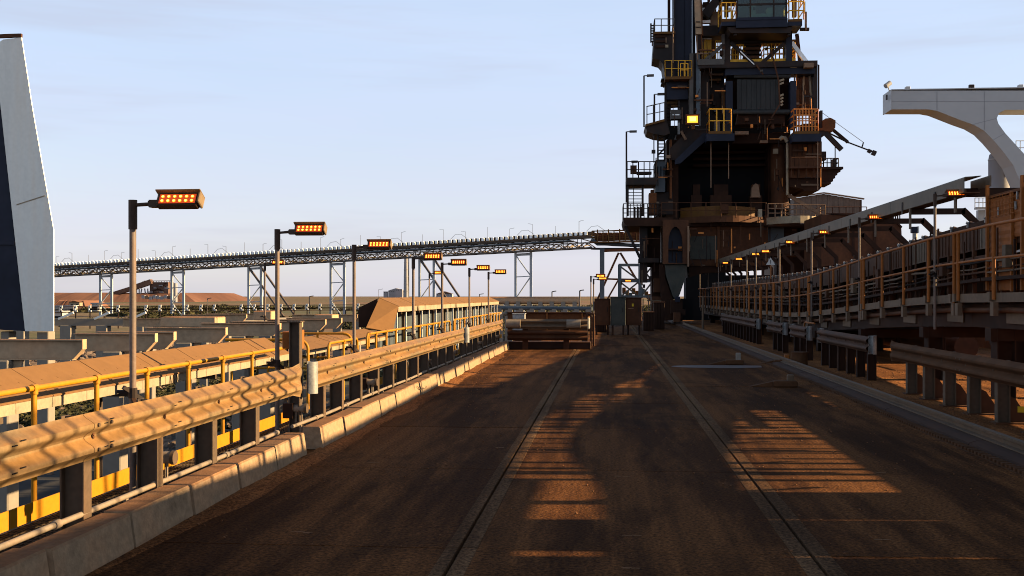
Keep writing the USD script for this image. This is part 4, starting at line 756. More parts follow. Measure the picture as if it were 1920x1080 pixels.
# ================================================================== RIGHT CONVEYOR
def zw(y): return float(np.interp(y, [-10, 18, 21, 25, 30, 34.6, 38, 44, 100], [1.77, 1.76, 1.71, 1.57, 1.35, 1.18, 1.11, 1.10, 1.08]))
XW, X0, X1 = 6.2, 7.05, 8.25; Y0, Y1 = -4.5, 73.5
cv = Thing('belt_conveyor', 'long dark rusty belt conveyor with orange handrail along the right side', 'conveyor')
seg = np.arange(Y0, Y1, 3.0)
def fp_(y): return float(np.interp(y, [10.2, 12.1, 14.5, 17.2, 20.6, 22], [1.11, 1.25, 1.24, 1.07, .86, .94]))
def fh_(y): return float(np.interp(y, [10, 14, 17, 20], [.42, .72, .68, .8]))
def tr_(y): return float(np.interp(y, [10.2, 12.1, 14.5, 17.2, 20.6, 22, 30], [1.36, 1.40, 1.39, 1.27, 1.10, .97, .9]))
for y in seg:
    ysub = np.linspace(y + .006, y + 2.994, 5); rb_ = -.16 if y < 16 else .10
    if y > 16: cv.add('edge_channel', strip(lambda q: (XW, q, zw(q)), lambda q: (XW + .012, q, zw(q)), ysub) if False else cat_([bar((XW, y + .005, zw(y) - .075), (XW, y + 2.995, zw(y + 3) - .075), .012, .15), bar((XW + .05, y + .005, zw(y) - .006), (XW + .05, y + 2.995, zw(y + 3) - .006), .09, .012), bar((XW + .05, y + .005, zw(y) - .144), (XW + .05, y + 2.995, zw(y + 3) - .144), .09, .012)]), 'channel_steel')
    if y > 16: cv.add('walk_plate', strip(lambda q: (XW + .1, q, zw(q) - .02), lambda q: (X0 - .08, q, zw(q) - .02), ysub), 'grating_steel')
    for x in ((6.48, 8.28) if y > 16 else (8.28,)): cv.add('girder', bar((x, y, zw(y) - (.38 if x < 7 else .42)), (x, y + 2.995, zw(y + 3) - (.38 if x < 7 else .42)), .14, .4 if x < 7 else .55), 'rust_dark')
    if y > 16: cv.add('girder_plate', box(6.38, y + .4, zw(y + .8) - .5, 6.40, y + 1.3, zw(y + .8) - .27), 'channel_steel')
    # side panels of the belt: two per bay, some paler and ribbed
    if y > 15.5:
        for h in range(2):
            a, b = y + h * 1.5 + .01, y + h * 1.5 + 1.49; k = int((y - Y0) / 3) * 2 + h; mat = 'panel_pale' if (y < 24 and k % 3 == 1) else 'panel_brown'
            cv.add('side_panel', bar((X0, a, zw(a) + 1.10), (X0, b, zw(b) + 1.10), .02, .45), mat)
            if y < 26:
                for r in range(7): q = a + .1 + r * .21; cv.add('panel_rib', box(X0 - .024, q, zw(q) + .9, X0 - .0105, q + .05, zw(q) + 1.3), mat)
    cv.add('stringer', bar((X0 + .06, y, zw(y) + 1.38), (X0 + .06, y + 3, zw(y + 3) + 1.38), .1, .1), 'rust_dark')
    cv.add('far_stringer', bar((X1 + .05, y, zw(y) + (1.53 if 8 < y < 18 else 1.36)), (X1 + .05, y + 3, zw(y + 3) + (1.53 if 8 < y < 18 else 1.36)), .1, .16), 'rust_dark')  # raised out of view so the light streak reaches the deck
    if y > 18: cv.add('lower_rail', bar((X0 + .02, y, zw(y) + .74), (X0 + .02, y + 3, zw(y + 3) + .74), .07, .06), 'panel_brown')
    for q in (y, y + 1, y + 2): cv.add('far_plate', prism([(q, zw(q) + fp_(q) - fh_(q)), (q + 1, zw(q + 1) + fp_(q + 1) - fh_(q + 1)), (q + 1, zw(q + 1) + fp_(q + 1)), (q, zw(q) + fp_(q))], 'x', X1 + .085, X1 + .115), 'rust_dark')  # unseen plate, its edges shaped to bound the lit bands on the deck
    if 8 < y < 19:
        for q in np.arange(y, y + 3, .34): q += rng.uniform(-.1, .1); cv.add('frame_leg', box(X1 + .12, q, zw(q) - .3, X1 + .16, q + rng.choice([.06, .08, .11, .16]), zw(q) + rng.choice([.5, 1.45, 1.45, 1.45])), 'rust_dark')  # unseen bars, placed to stripe the light on the deck
    if y > 18.5: cv.add('far_panel', bar((X1 + .2, y + .01, zw(y) + .3), (X1 + .2, y + 2.98, zw(y + 3) + .3), .03, 1.0), 'rust_dark')  # dark backing, placed to darken the gap under the belt
    cv.add('belt', strip(lambda q: (X0 + .12, q, zw(q) + 1.42), lambda q: (X1, q, zw(q) + 1.42), np.linspace(y, y + 3, 4)), 'belt_rubber')
    cv.add('belt_trough', strip(lambda q: (X0 + .15, q, zw(q) + tr_(q)), lambda q: (X1 - .02, q, zw(q) + tr_(q)), np.linspace(y, y + 3, 4)), 'belt_rubber')  # out of view, height shaped to bound the lit streak on the deck
    cv.add('return_belt', strip(lambda q: (X0 + .15, q, zw(q) + rb_), lambda q: (X1 - .02, q, zw(q) + rb_), np.linspace(y, y + 3, 4)), 'belt_rubber')  # near stretch lowered out of view to bound a light patch
    for q in (y + .3, y + 1.8):
        for x in (X0 - .03, X1): cv.add('frame_leg', box(x, q, zw(q) - .1, x + .07, q + .08, zw(q) + 1.33), 'rust_steel')
        cv.add('brace', bar((X0 + .01, q + .1, zw(q) + .7), (X0 + .01, q + .75, zw(q + .75)), .045), 'rust_dark')
    for q in (y + .2, y + 1.2, y + 2.2):
        z = zw(q); cv.add('idler', cat_([tube((X0 + .02, q, z + 1.43), (X0 + .42, q, z + 1.30), .06, 8), tube((X0 + .43, q, z + 1.30), (X1 - .4, q, z + 1.30), .075, 8), tube((X1 - .38, q, z + 1.30), (X1 + .04, q, z + 1.45), .06, 8)]), 'dark_steel')
        cv.add('idler_cap', cat_([tube((X0 - .03, q, z + 1.455), (X0 + .01, q, z + 1.44), .03, 8), box(X0 - .02, q - .02, z + 1.36, X0 + .01, q + .02, z + 1.45)]), 'splice_steel')
# handrail of the conveyor walkway
hr = np.arange(Y0, Y1, .5)
for zo, nm, r in ((1.09, 'top_rail', .026), (.55, 'mid_rail', .02)):
    for y in np.arange(14, Y1, 6.0): cv.add(nm, path([(XW - .03, q, zw(q) + zo) for q in np.arange(y, y + 6.01, 1.0)], r, 8), 'orange_rail', smooth=50)
ysp = []; y = 2.0; k = 0
y = 14.25
while y < Y1:
    ysp.append(y)
    if k % 4 == 3: ysp.append(y + .22)
    y += 1.75; k += 1
for k, y in enumerate(ysp):
    cv.add('rail_post', tube((XW - .03, y, zw(y) - (.3 if k % 5 == 4 else .12)), (XW - .03, y, zw(y) + 1.09), .032, 10), 'orange_rail', smooth=50)
    cv.add('post_bracket', box(XW + .0, y + .07, zw(y) - .14, XW - .075, y + .2, zw(y) + .005), 'channel_steel')
    cv.add('post_shoe', box(XW - .06, y - .06, zw(y) - .38, XW + .02, y + .09, zw(y) - .16), 'channel_steel')
for y in np.arange(14.3, Y1 - 3, 3.0):
    cv.add('cable_tray', bar((X0 - .16, y, zw(y) + .28), (X0 - .16, y + 2.95, zw(y + 2.95) + .28), .16, .06), 'rust_dark')
    for o, r in ((.42, .022), (.5, .015), (.62, .03)): cv.add('cable', path([(X0 - .12, y + i * .75, zw(y + i * .75) + o + rng.uniform(-.03, .02)) for i in range(5)], r, 5), rng.choice(['belt_rubber', 'rust_steel', 'channel_steel']), smooth=60)
    q = y + rng.uniform(.3, 2.4); cv.add('switch_box', cbox(X0 - .22, q, zw(q) + .45, X0 - .1, q + rng.uniform(.15, .35), zw(q) + rng.uniform(.7, .95), .008), rng.choice(['rust_steel', 'channel_steel', 'panel_brown']))
    for i in range(3): q = y + rng.uniform(0, 2.9); cv.add('hanger', box(X0 - .14, q, zw(q) - .02, X0 - .11, q + .04, zw(q) + rng.uniform(.9, 1.5)), rng.choice(['rust_dark', 'rust_steel', 'panel_brown']))
    cv.add('under_pipe', tube((XW + .12, y, zw(y) - .28), (XW + .12, y + 3, zw(y + 3) - .28), .045, 8), 'rust_steel', smooth=50)
# support columns and cross beams under it
for i, y in enumerate((6.5, 12.2, 18.4, 22.2, 27.5, 33.5, 40, 47, 54, 61, 68)):
    for x in (6.55, 8.2): cv.add('support_column', ibeam_z(x - .15, x + .15, y, .0, zw(y) - .58, w=.3, t=.02), 'rust_dark')
    cv.add('cross_beam', box(6.3, y - .14, zw(y) - .80, 8.5, y + .14, zw(y) - .59), 'rust_dark')
    cv.add('knee', bar((6.6, y + .2, zw(y) - 1.3), (6.6, y + .9, zw(y) - .6), .07), 'rust_dark')
# rusty corrugated chute casing; its out-of-view stretch is shaped to shade kerb and deck
def zt(y): return 3.51 + .045 * max(0, 12.3 - y)
for k, y in enumerate(np.arange(-3, 20.2, 1.165)):
    b = y + 1.16; low = 1.80 if y > 18.4 else 2.78 + .03 * (16 - y)
    n = max(2, int((zt(y) - low) / .062)); pr = [(X0 - .06 - (.014 if q % 2 else 0), low + (zt(y) - .04 - low) * q / n) for q in range(n + 1)] + [(X0 - .02, zt(y) - .04), (X0 - .02, low)]
    cv.add('casing_sheet', prism(pr, 'y', y, b), 'casing_orange')
    if y < 9.5: cv.add('casing_skirt', box(X0 - .05, y + rng.choice([0, .05, .1]), 1.3, X0 - .02, b - .01, 2.22), 'rust_orange')  # out of view, placed to cut the light patches on the deck
    if y < 8.3: cv.add('casing_skirt', box(X0 - .05, y + rng.choice([0.02, .06, .12]), 2.23, X0 - .02, b - .01, low), 'rust_orange')
    cv.add('casing_top', bar((X0 + .5, y, zt(y)), (X0 + .5, b, zt(b)), 1.2, .05), 'rust_orange')
    if y > 18.6: cv.add('casing_back', box(X1 + .02, y, 2.75, X1 + .05, b, zt(b) - .05), 'rust_dark')
    cv.add('casing_post', box(X0 - .12, y - .03, low - .02, X0 - .076, y + .03, zt(y)), 'orange_rail')
cv.add('casing_end', box(X0 - .06, 20.31, 3.0, X1, 20.34, 3.5), 'rust_steel')
for (u, v) in ((1871, 396), (1903, 385), (1906, 366)): p = at_x(u, v, X0 - .10); cv.add('cable_guard', box(X0 - .1, p[1] - .02, p[2] - .07, X0 - .078, p[1] + .02, p[2] + .07), 'splice_steel')
cg0 = [at_x(u, v, X0 - .14) for u, v in ((1866, 392), (1866, 358), (1884, 385), (1884, 350))]
cv.add('wire_mesh', cat_([tube((X0 - .13, 19.0 + i * .16, 3.1), (X0 - .13, 19.0 + i * .16, 3.5), .006, 4) for i in range(7)] + [tube((X0 - .13, 18.95, 3.13 + j * .09), (X0 - .13, 20.05, 3.13 + j * .09), .006, 4) for j in range(5)]), 'orange_rail', kind='stuff')
for y in (18.6, 20.25): cv.add('casing_post', box(X0 - .14, y, 1.8, X0 - .09, y + .06, zt(y) + .22), 'orange_rail')
cv.add('hose', path(arc((X0 - .3, 17.6, 3.55), .42, 0, math.pi * .95, (0, 1, 0), (0, 0, 1), 12), .022, 8), 'belt_rubber', smooth=60)
# out-of-view posts and rails on the near casing, placed to stripe the guard rail
for y in np.arange(2.2, 12.5, .36): cv.add('casing_rail_post', tube((X0 - .02, y + rng.uniform(-.15, .15), zt(y)), (X0 - .02, y, zt(y) + 1.1), rng.choice([.016, .022, .03, .05]), 6), 'orange_rail')
for zo in (1.1, .55): cv.add('casing_rail', tube((X0 + .2, 2, zt(2) + zo), (X0 + .2, 8.2, zt(8.2) + zo), .022, 6), 'orange_rail')
# gooseneck frames that carry the canopy
XC = 6.62; frames = [at_x(u, 400, XC)[1] for u in (1793, 1708, 1643, 1592, 1548, 1514, 1484)]
while frames[-1] < 72: frames.append(frames[-1] + 3.05)
for i, y in enumerate(frames):
    zf = 3.67 if i == 0 else 3.55; xr = 8.2
    if i == 0: fr = [bar((XC, y, zf), (8.35, y, zf), .10, .16), bar((8.35, y, zf), (8.35, y, zw(y) + 1.3), .08, .08)]
    else: fr = [bar((XC, y, zf), (xr - .45, y, zf), .12, .13), bar((xr - .49, y, zf + .03), (xr + .03, y, zf - .49), .12, .13), bar((xr, y, zf - .45), (xr, y, zw(y) + 1.3), .13, .16)]
    cv.add('canopy_frame', cat_(fr), 'rust_dark'); cv.add('frame_plate', box(XC - .03, y - .05, zf - .38, XC - .001, y + .05, zf + .10), 'channel_steel')
cy = [frames[0] - .55] + [frames[0] - .55 + 5.2 * k for k in range(1, 11)]
for a, b in zip(cy[:-1], cy[1:]):
    z = 3.60; pr = [(6.60, z + .02), (6.585, z + .02), (6.585, z + .29), (6.61, z + .315), (6.9, z + .335), (6.9, z + .32), (6.62, z + .30), (6.60, z + .28)]
    cv.add('canopy_sheet', prism(pr, 'y', a + .01, b - .01), 'canopy_sheet'); cv.add('canopy_soffit', box(6.605, a + .02, z + .012, 6.88, b - .02, z + .03), 'rust_steel')
    for q in (a + 1.7, a + 4.1): cv.add('canopy_clip', box(6.57, q, z - .06, 6.583, q + .10, z + .2), 'dark_steel')
cv.add('canopy_sheet', box(7.0, 20.35, 3.72, 7.03, 21.4, 3.92), 'canopy_sheet')
for q in (19.8, 21.3, 22.8): cv.add('belt_skirt', prism([(q, zw(q) + 1.45), (q + 1.4, zw(q + 1.4) + 1.45), (q + 1.4, zw(q + 1.4) + 1.5), (q, zw(q) + 2.0)], 'x', X1 - .02, X1 + .02), 'rust_dark')
cv.done()
# near lamps: same lamp as on the left side, poles clamped outside the conveyor handrail
lr = [frames[k] - .22 for k in (0, 2, 4, 6, 8, 9, 11, 13, 15, 17)]
for i, y in enumerate(lr):
    lp.copy((XW - .04, y, (3.62 if i < 4 else 3.54) - 2.55), ['nearest amber lamp on the right, under the canopy end', 'second amber lamp on the right, below the canopy', 'third amber lamp on the right, below the canopy', 'fourth amber lamp on the right, below the canopy', 'fifth amber lamp on the right, above the warning triangle', 'sixth amber lamp on the right, left of the warning triangle', 'seventh amber lamp on the right, far along the canopy', 'eighth amber lamp on the right, far along the canopy', 'ninth amber lamp on the right, close to the machine leg', 'farthest amber lamp on the right, touching the machine leg'][i])
# warning triangle
p = at_d(1445, 490, 44); q = 8.4 * 44 / 2000; t = Thing('warning_sign', 'white triangular warning sign with dark mark under the canopy', 'sign')
t.add('plate', prism([(p[0] - q, p[2] - q * .8), (p[0] + q, p[2] - q * .8), (p[0], p[2] + q * .85)], 'y', p[1], p[1] + .02), 'sign_white')
t.add('mark', cat_([box(p[0] - .012, p[1] - .004, p[2] - .07, p[0] + .012, p[1] - .001, p[2] + .06), box(p[0] - .012, p[1] - .004, p[2] - .11, p[0] + .012, p[1] - .001, p[2] - .085)]), 'scrawl_ink'); t.add('stem', tube((p[0], p[1] + .03, zw(44) + 1.0), (p[0], p[1] + .03, p[2] - q * .7), .02, 6), 'rust_steel'); t.done()
# guard rails before the conveyor
XG, ZG = 5.10, .56
guard('guard_rail', 'nearest grey guard rail on the right with gusseted posts and yellow sticker', 9.0, 19.5, XG, ZG, -1, [10.2, 11.4, 12.5, 13.6, 14.65, 15.75, 16.85, 17.9, 18.9], 'guard rails before the right conveyor', ends=('tail', 'tail'), gusset=True, mat='rail_steel')
for i, (a, b, lab) in enumerate(((21.6, 26.6, 'second guard rail on the right with blunt rounded end, behind the nearest'), (28.2, 30.6, 'short third guard rail on the right before the dark conveyor'), (32.0, 35.0, 'short fourth guard rail on the right before the dark conveyor'), (37.6, 49.0, 'farthest long guard rail on the right before the dark conveyor'))):
    guard('guard_rail', lab, a, b, XG + .05, ZG + .02, -1, list(np.arange(a + .3, b, .92)), 'guard rails before the right conveyor', ends=('nose', 'nose'), gusset=False, mat='panel_brown', pmat='rust_dark')
p = at_z(1886, 786, .03); put('sticker', box(XG + .26, 14.55, .17, XG + .36, 14.556, .25), 'sign_yellow', 'tiny yellow sticker on a guard post gusset', 'sticker')
for i, (u, vb, vt) in enumerate(((1426, 645, 540), (1318, 622, 555))): p = at_z(u, vb, 0); t = Thing('bracket_post', ['ochre vertical post between the right guard rails', 'far grey vertical post at the conveyor end'][i], 'post'); t.add('tube', tube((p[0], p[1], 0), (p[0], p[1], at_d(u, vt, p[1])[2]), .05, 10), ['orange_rail', 'channel_steel'][i], smooth=50); t.add('foot', box(p[0] - .1, p[1] - .1, .012, p[0] + .1, p[1] + .1, .05), 'rail_steel'); t.done()
# bent access rails seen under the conveyor, and pipes added to block light
def loop_rail(label, x, y, w, z1, mat='orange_rail', n=2):
    t = Thing('access_rail', label, 'handrail', 'bent handrails beyond the conveyor'); R = .14
    t.add('hoop', path([(x, y, 0)] + arc((x, y + R, z1 - R), R, math.pi, math.pi / 2, (0, 1, 0), (0, 0, 1)) + arc((x, y + w - R, z1 - R), R, math.pi / 2, 0, (0, 1, 0), (0, 0, 1)) + [(x, y + w, 0)], .024, 8), mat, smooth=50)
    t.add('mid_rail', tube((x, y, z1 * .5), (x, y + w, z1 * .5), .018, 6), mat)
    for i in range(n): t.add('post', tube((x, y + w * (i + 1) / (n + 1), 0), (x, y + w * (i + 1) / (n + 1), z1), .02, 6), mat)
    t.done()
for i, (x, y, w) in enumerate(((9.6, 22.5, 1.6), (9.6, 25.0, 1.8), (10.8, 21.0, 1.4), (9.8, 30.5, 2.2))): loop_rail(f'{ordinal(i)} bent orange access rail glimpsed under the conveyor', x, y, w, 1.08)
p = at_x(1508, 604, 5.9); t = Thing('access_rail', 'ochre bent pipe rail rising beside the third right guard rail', 'handrail'); t.add('hoop', path([(5.9, p[1] - 1.6, p[2])] + [(5.9, p[1] - .2, p[2])] + arc((5.9, p[1] - .2, p[2] - .2), .2, math.pi / 2, 0, (0, 1, 0), (0, 0, 1)) + [(5.9, p[1], .2)], .025, 8), 'orange_rail', smooth=50); t.add('foot', box(5.85, p[1] - .05, .012, 5.95, p[1] + .05, .2), 'orange_rail'); t.done()
for i, (x, z, r, a, b, lab) in enumerate(((8.9, .42, .30, 27.5, 72, 'thick rusty pipe added to shade the ground behind the conveyor columns'), (9.0, 1.0, .22, 30, 72, 'upper rusty pipe added to shade the ground behind the conveyor columns'), (8.75, .30, .2, 6, 13.4, 'unseen rusty pipe stub added behind the nearest right guard rail'))):
    t = Thing('process_pipe', lab, 'pipe'); t.add('pipe', tube((x, a, z), (x, b, z), r, 12), 'rust_steel', smooth=50)
    for y in np.arange(a + 1, b, 4): t.add('flange', tube((x, y, z), (x, y + .1, z), r * 1.25, 12), 'rust_dark', smooth=50); t.add('saddle', box(x - .2, y + .4, .01, x + .2, y + .6, z - r * .8), 'rust_dark')
    t.done()
# low wall added to block light, then toe wall on the wharf far side
pl = Thing('cable_trench', 'long low dark wall added to shade the ground behind the conveyor columns', 'wall')
for y in np.arange(37, 76, 2.5): pl.add('panel', cbox(9.35, y, .0, 9.6, y + 2.48, 1.22, .015), 'rust_dark')
pl.done()
sw = Thing('wharf_wall', 'low rusty wharf wall glimpsed beyond the conveyor', 'wall')
for y in np.arange(20, 92, 4): sw.add('panel', box(12.2, y, .01, 12.4, y + 3.96, .85), 'rust_orange')
sw.done()

# ================================================================== SHED, SHIP
sh = Thing('shed', 'brown ribbed metal shed with low gable behind the machine', 'shed'); D = 125.0
a, pk, b = at_d(1488, 372, D), at_d(1543, 364, D), at_d(1612, 376, D); yy = a[1]
sh.add('wall', prism([(a[0], 0), (b[0], 0), (b[0], b[2]), (pk[0], pk[2]), (a[0], a[2])], 'y', yy, yy + 24), 'shed_cladding')
for x in np.arange(a[0] + .2, b[0], .62):
    zt_ = np.interp(x, [a[0], pk[0], b[0]], [a[2], pk[2], b[2]]); sh.add('cladding_rib', box(x, yy - .06, 1, x + .12, yy - .001, zt_ - .06), 'shed_cladding')
sh.add('roof_trim', cat_([bar((a[0] - .2, yy - .15, a[2] + .1), (pk[0], yy - .15, pk[2] + .1), .3, .16), bar((pk[0], yy - .15, pk[2] + .1), (b[0] + .3, yy - .15, b[2] + .1), .3, .16)]), 'tan_steel'); sh.add('corner_trim', box(b[0] - .1, yy - .1, 0, b[0] + .06, yy - .062, b[2]), 'rust_steel'); sh.done()
# rust coloured hopper box behind the canopy
hpb = Thing('hopper', 'plain brown rust coloured steel hopper behind the right canopy', 'hopper'); YH = 58
hpb.add('body', prism(wpts([(1540, 402), (1668, 408), (1690, 428), (1692, 462), (1684, 480), (1540, 500)], YH), 'y', YH, YH + 5), 'rust_steel'); hpb.add('top_edge', prism(wpts([(1560, 402), (1668, 407.5), (1690, 427.5), (1691, 425), (1670, 404.5), (1560, 399.5)], YH), 'y', YH - .1, YH + 5.1), 'rust_dark')
for u in (1675, 1679, 1683, 1687): hpb.add('rail_post', bar(at_y(u, 418 if u > 1680 else 410, YH), at_y(u, 403, YH), .05), 'dark_steel')
hpb.add('rail', bar(at_y(1672, 402, YH), at_y(1689, 402, YH), .06), 'dark_steel')
for u in (1600, 1640): hpb.add('stiffener', bar(at_y(u, 420, YH - .04), at_y(u, 480, YH - .04), .12, .06), 'rust_dark')
hpb.add('leg', box(*(at_y(1600, 490, YH) * (1, 1, 0) + (0, 1, 0)), *(at_y(1618, 490, YH + 1.4))), 'rust_dark'); hpb.done()
ob = Thing('loudspeaker', 'small dark box with pale base on the conveyor by the bright gap', 'box'); p = at_d(1717, 432, 26); ob.add('box', cbox(p[0] - .09, p[1], p[2] - .06, p[0] + .05, p[1] + .15, p[2] + .09, .01), 'navy_paint'); ob.add('side', box(p[0] + .051, p[1], p[2] - .06, p[0] + .08, p[1] + .15, p[2] + .1), 'white_steel'); ob.add('base', tube((p[0], p[1] + .07, p[2] - .22), (p[0], p[1] + .07, p[2] - .061), .06, 10), 'splice_steel'); ob.done()
# ship: white gantry frame, funnel, small rails
YS = 88.0; sg = Thing('ship_crane', 'white ship gantry frame with curved bracket arm against the sky, right', 'ship crane')
out = [(1671, 170), (1990, 170), (1990, 206), (1885, 206), (1873, 212), (1869, 222), (1872, 232), (1885, 250), (1960, 332), (1990, 372), (1990, 470), (1935, 400), (1915, 345), (1900, 310), (1880, 283), (1862, 262), (1845, 245), (1826, 234), (1803, 226), (1780, 217), (1757, 208), (1740, 205), (1671, 205)]
sg.add('frame', prism(wpts(out, YS), 'y', YS, YS + 2.4), 'ship_white'); a, b = at_y(1672, 168, YS), at_y(1990, 168, YS)
sg.add('top_lip', box(a[0], YS - .06, a[2] - .06, b[0], YS + 2.45, a[2] + .02), 'ship_white'); sg.add('end_plate', box(a[0] - .08, YS - .05, at_y(1671, 206, YS)[2], a[0] - .01, YS + 2.45, a[2]), 'ship_white')
for (ua, va, ub, vb) in ((1672, 190, 1990, 190), (1757, 171, 1757, 207), (1846, 171, 1846, 244), (1869, 222, 1822, 234), (1884, 250, 1863, 262)): sg.add('weld_seam', bar(at_y(ua, va, YS - .004), at_y(ub, vb, YS - .004), .012, .035), 'far_grey')
for u in (1705, 1918): p = at_y(u, 164, YS); sg.add('vent_box', cbox(p[0] - .16, YS + .3, a[2] + .021, p[0] + .16, YS + .8, a[2] + .30, .02), 'ship_white')
p = at_y(1825, 162, YS); sg.add('floodlight', cat_([cbox(p[0] - .2, YS + .3, p[2] - .18, p[0] + .2, YS + .6, p[2] + .22, .03), box(p[0] - .04, YS + .4, a[2] + .02, p[0] + .04, YS + .5, p[2] - .18)]), 'dark_steel')
p = at_y(1667, 157, YS); sg.add('spotlight', tube((p[0] - .2, YS + .3, p[2] - .14), (p[0] + .2, YS + .5, p[2] + .16), .2, 12), 'cabinet_white', smooth=50); sg.add('spotlight_arm', path([p + (0, .3, -.2), p + (.1, .3, -.5), (a[0] + .1, YS + .4, a[2])], .05, 6), 'cabinet_white')
p = at_y(1667, 180, YS); sg.add('hook', box(p[0] - .08, YS + .5, p[2] - .2, p[0] + .02, YS + .7, p[2] + .2), 'dark_steel')
p = at_y(1935, 380, YS); sg.add('base', box(p[0] - 1, YS - 1, -3, p[0] + 6, YS + 4, at_y(1935, 405, YS)[2]), 'ship_white'); sg.done()
fu = Thing('ship_funnel', 'white ship vent funnel with domed top beside the gantry', 'funnel'); p = at_y(1873, 290, 92); rr = 18 * 92 / 2000; zt2 = at_y(1873, 300, 92)[2]
pro = np.array([(0.001, zt2 + .72), (rr * .55, zt2 + .68), (rr * .9, zt2 + .45), (rr, zt2), (rr, -2), (0.001, -2)]); m = trimesh.creation.revolve(pro, sections=28); m.apply_translation((p[0], 92, 0)); m.fix_normals(); fu.add('casing', m, 'far_grey', smooth=40)
fu.add('band', tube((p[0], 92, zt2 - .02), (p[0], 92, zt2 + .06), rr * 1.03, 28), 'ship_white', smooth=40); fu.add('side_panel', box(p[0] + .2, 92 - rr - .06, zt2 - 1.4, p[0] + .62, 92 - rr * .8, zt2 + .1), 'cream_steel'); fu.add('whip_aerial', path([(p[0] - .3, 92, zt2 + .6), (p[0] - .3, 92, zt2 + 2.0), (p[0] - .75, 92, zt2 + 1.6), (p[0] - .75, 92, zt2 + 2.3)], .03, 5), 'ship_white'); fu.done()
def ship_rail(label, u0, u1, vt, vb, D, n):
    t = Thing('ship_rail', label, 'railing', 'ship railings'); a, b = at_d(u0, vt, D), at_d(u1, vt, D); h = (vb - vt) * D / 2000
    for f in (0, .5, 1): t.add('rail', tube(a - (0, 0, h * f), b - (0, 0, h * f), .035, 5), 'ship_white')
    for i in range(n): p = a + (b - a) * i / (n - 1); t.add('post', tube(p - (0, 0, h), p, .035, 5), 'ship_white')
    t.add('deck_edge', bar(a - (0, .1, h + .1), b - (0, .1, h + .1), .5, .18), 'ship_white')
    p = (a + b) / 2; t.add('stanchion', box(p[0] - .3, p[1] + .3, -2, p[0] + .3, p[1] + .8, p[2] - h - .2), 'ship_white'); t.done()
ship_rail('white ship railing below the canopy end', 1828, 1858, 371, 389, 92, 5); ship_rail('white ship railing right of the funnel', 1882, 1905, 300, 332, 95, 6); ship_rail('white ship railing beside the gantry leg, far right', 1905, 1945, 264, 290, 94, 6)
# ================================================================== SHIPLOADER MACHINE
YL = 65.0
sl = Thing('ship_loader', 'huge dark rusty ship loading machine with cab, stairs and yellow rails', 'ship loader')
def R(nm, u0, v0, u1, v1, y0, y1, mat, label=None, sub=None):
    """box whose front face covers the given patch of the photograph at depth YL + y0"""
    a, b = at_y(u0, v0, YL + y0), at_y(u1, v1, YL + y0); return sl.add(nm, box(a[0], YL + y0, b[2], b[0], YL + y1, a[2]), mat, label, sub)
def B(nm, u0, v0, u1, v1, w, mat, y=0.0, y2=None, sub=None, d=None):
    k = w * YL / F; return sl.add(nm, bar(at_y(u0, v0, YL + y), at_y(u1, v1, YL + (y if y2 is None else y2)), d or k, k), mat, None, sub)
def T_(nm, u0, v0, u1, v1, w, mat, y=0.0, y2=None): return sl.add(nm, tube(at_y(u0, v0, YL + y), at_y(u1, v1, YL + (y if y2 is None else y2)), w * YL / F / 2, 10), mat, smooth=50)
def P(nm, pts, y0, y1, mat): return sl.add(nm, prism(wpts(pts, YL + y0), 'y', YL + y0, YL + y1), mat)
def rails(nm, u0, u1, vt, vb, y, mat, n, depth=0.0, w=1.5, mid=1, ends=True):
    """handrail: posts and rails as real bars; with depth it runs back on both sides as well"""
    k = w * YL / F; a, b = at_y(u0, vt, YL + y), at_y(u1, vt, YL + y); h = (vb - vt) * (YL + y) / F; ms = []
    runs = [(a, b, n)] + ([(a, a + (0, depth, 0), max(2, int(depth / 1.0))), (b, b + (0, depth, 0), max(2, int(depth / 1.0)))] if depth else [])
    for p, q, c in runs:
        for i in range(mid + 1): ms.append(tube(p - (0, 0, h * i / (mid + 1)), q - (0, 0, h * i / (mid + 1)), k * .55, 8))
        for i in range(c): r = p + (q - p) * i / max(1, c - 1); ms.append(tube(r - (0, 0, h), r, k * .6, 8))
    return sl.add(nm, cat_(ms), mat, smooth=50)
def mast(u, vb, vt, ul, y, lit=False):
    a, b, c = at_y(u, vb, YL + y), at_y(u, vt, YL + y), at_y(ul, vt - .5, YL + y); sl.add('lamp_mast', tube(a, b, .05, 6), 'dark_steel'); s = 1 if ul > u else -1
    sl.add('mast_lamp', cat_([bar(b, b + (c - b) * .35, .05), bar(b + (c - b) * .3, c, .22, .12)]), 'grey_steel')
# --- upper mast and boom members
R('mast_column', 1264, -160, 1284, 150, 0, 2.2, 'navy_paint'); R('mast_column', 1284.6, -160, 1297, 150, -.12, 2.0, 'navy_paint'); R('mast_flange', 1263, -160, 1266, 150, -.3, -.02, 'dark_steel')
R('rear_mast', 1299, -160, 1304, 115, 1.5, 3, 'navy_paint'); R('thin_post', 1252, -160, 1257, 60, .6, .8, 'rust_dark')
P('boom_tie', [(1296, -160), (1307, -160), (1316, 64), (1305, 64)], -.6, -.2, 'cream_steel'); P('boom_tie_edge', [(1308, -160), (1310, -160), (1318.5, 66), (1316.5, 66)], -.7, -.1, 'rust_orange')
B('tie_joint', 1305, 41, 1313, 41, 1.6, 'dark_steel', -.63); B('tie_joint', 1304, 51, 1314, 51, 1.6, 'dark_steel', -.63)
B('hanger', 1310, 64, 1312, 112, 8, 'dark_steel', -.3); B('hanger_rod', 1306, 66, 1308, 115, 2.5, 'tan_steel', -.6); B('hanger_rod', 1315, 62, 1316, 118, 2, 'rust_orange', -.5)
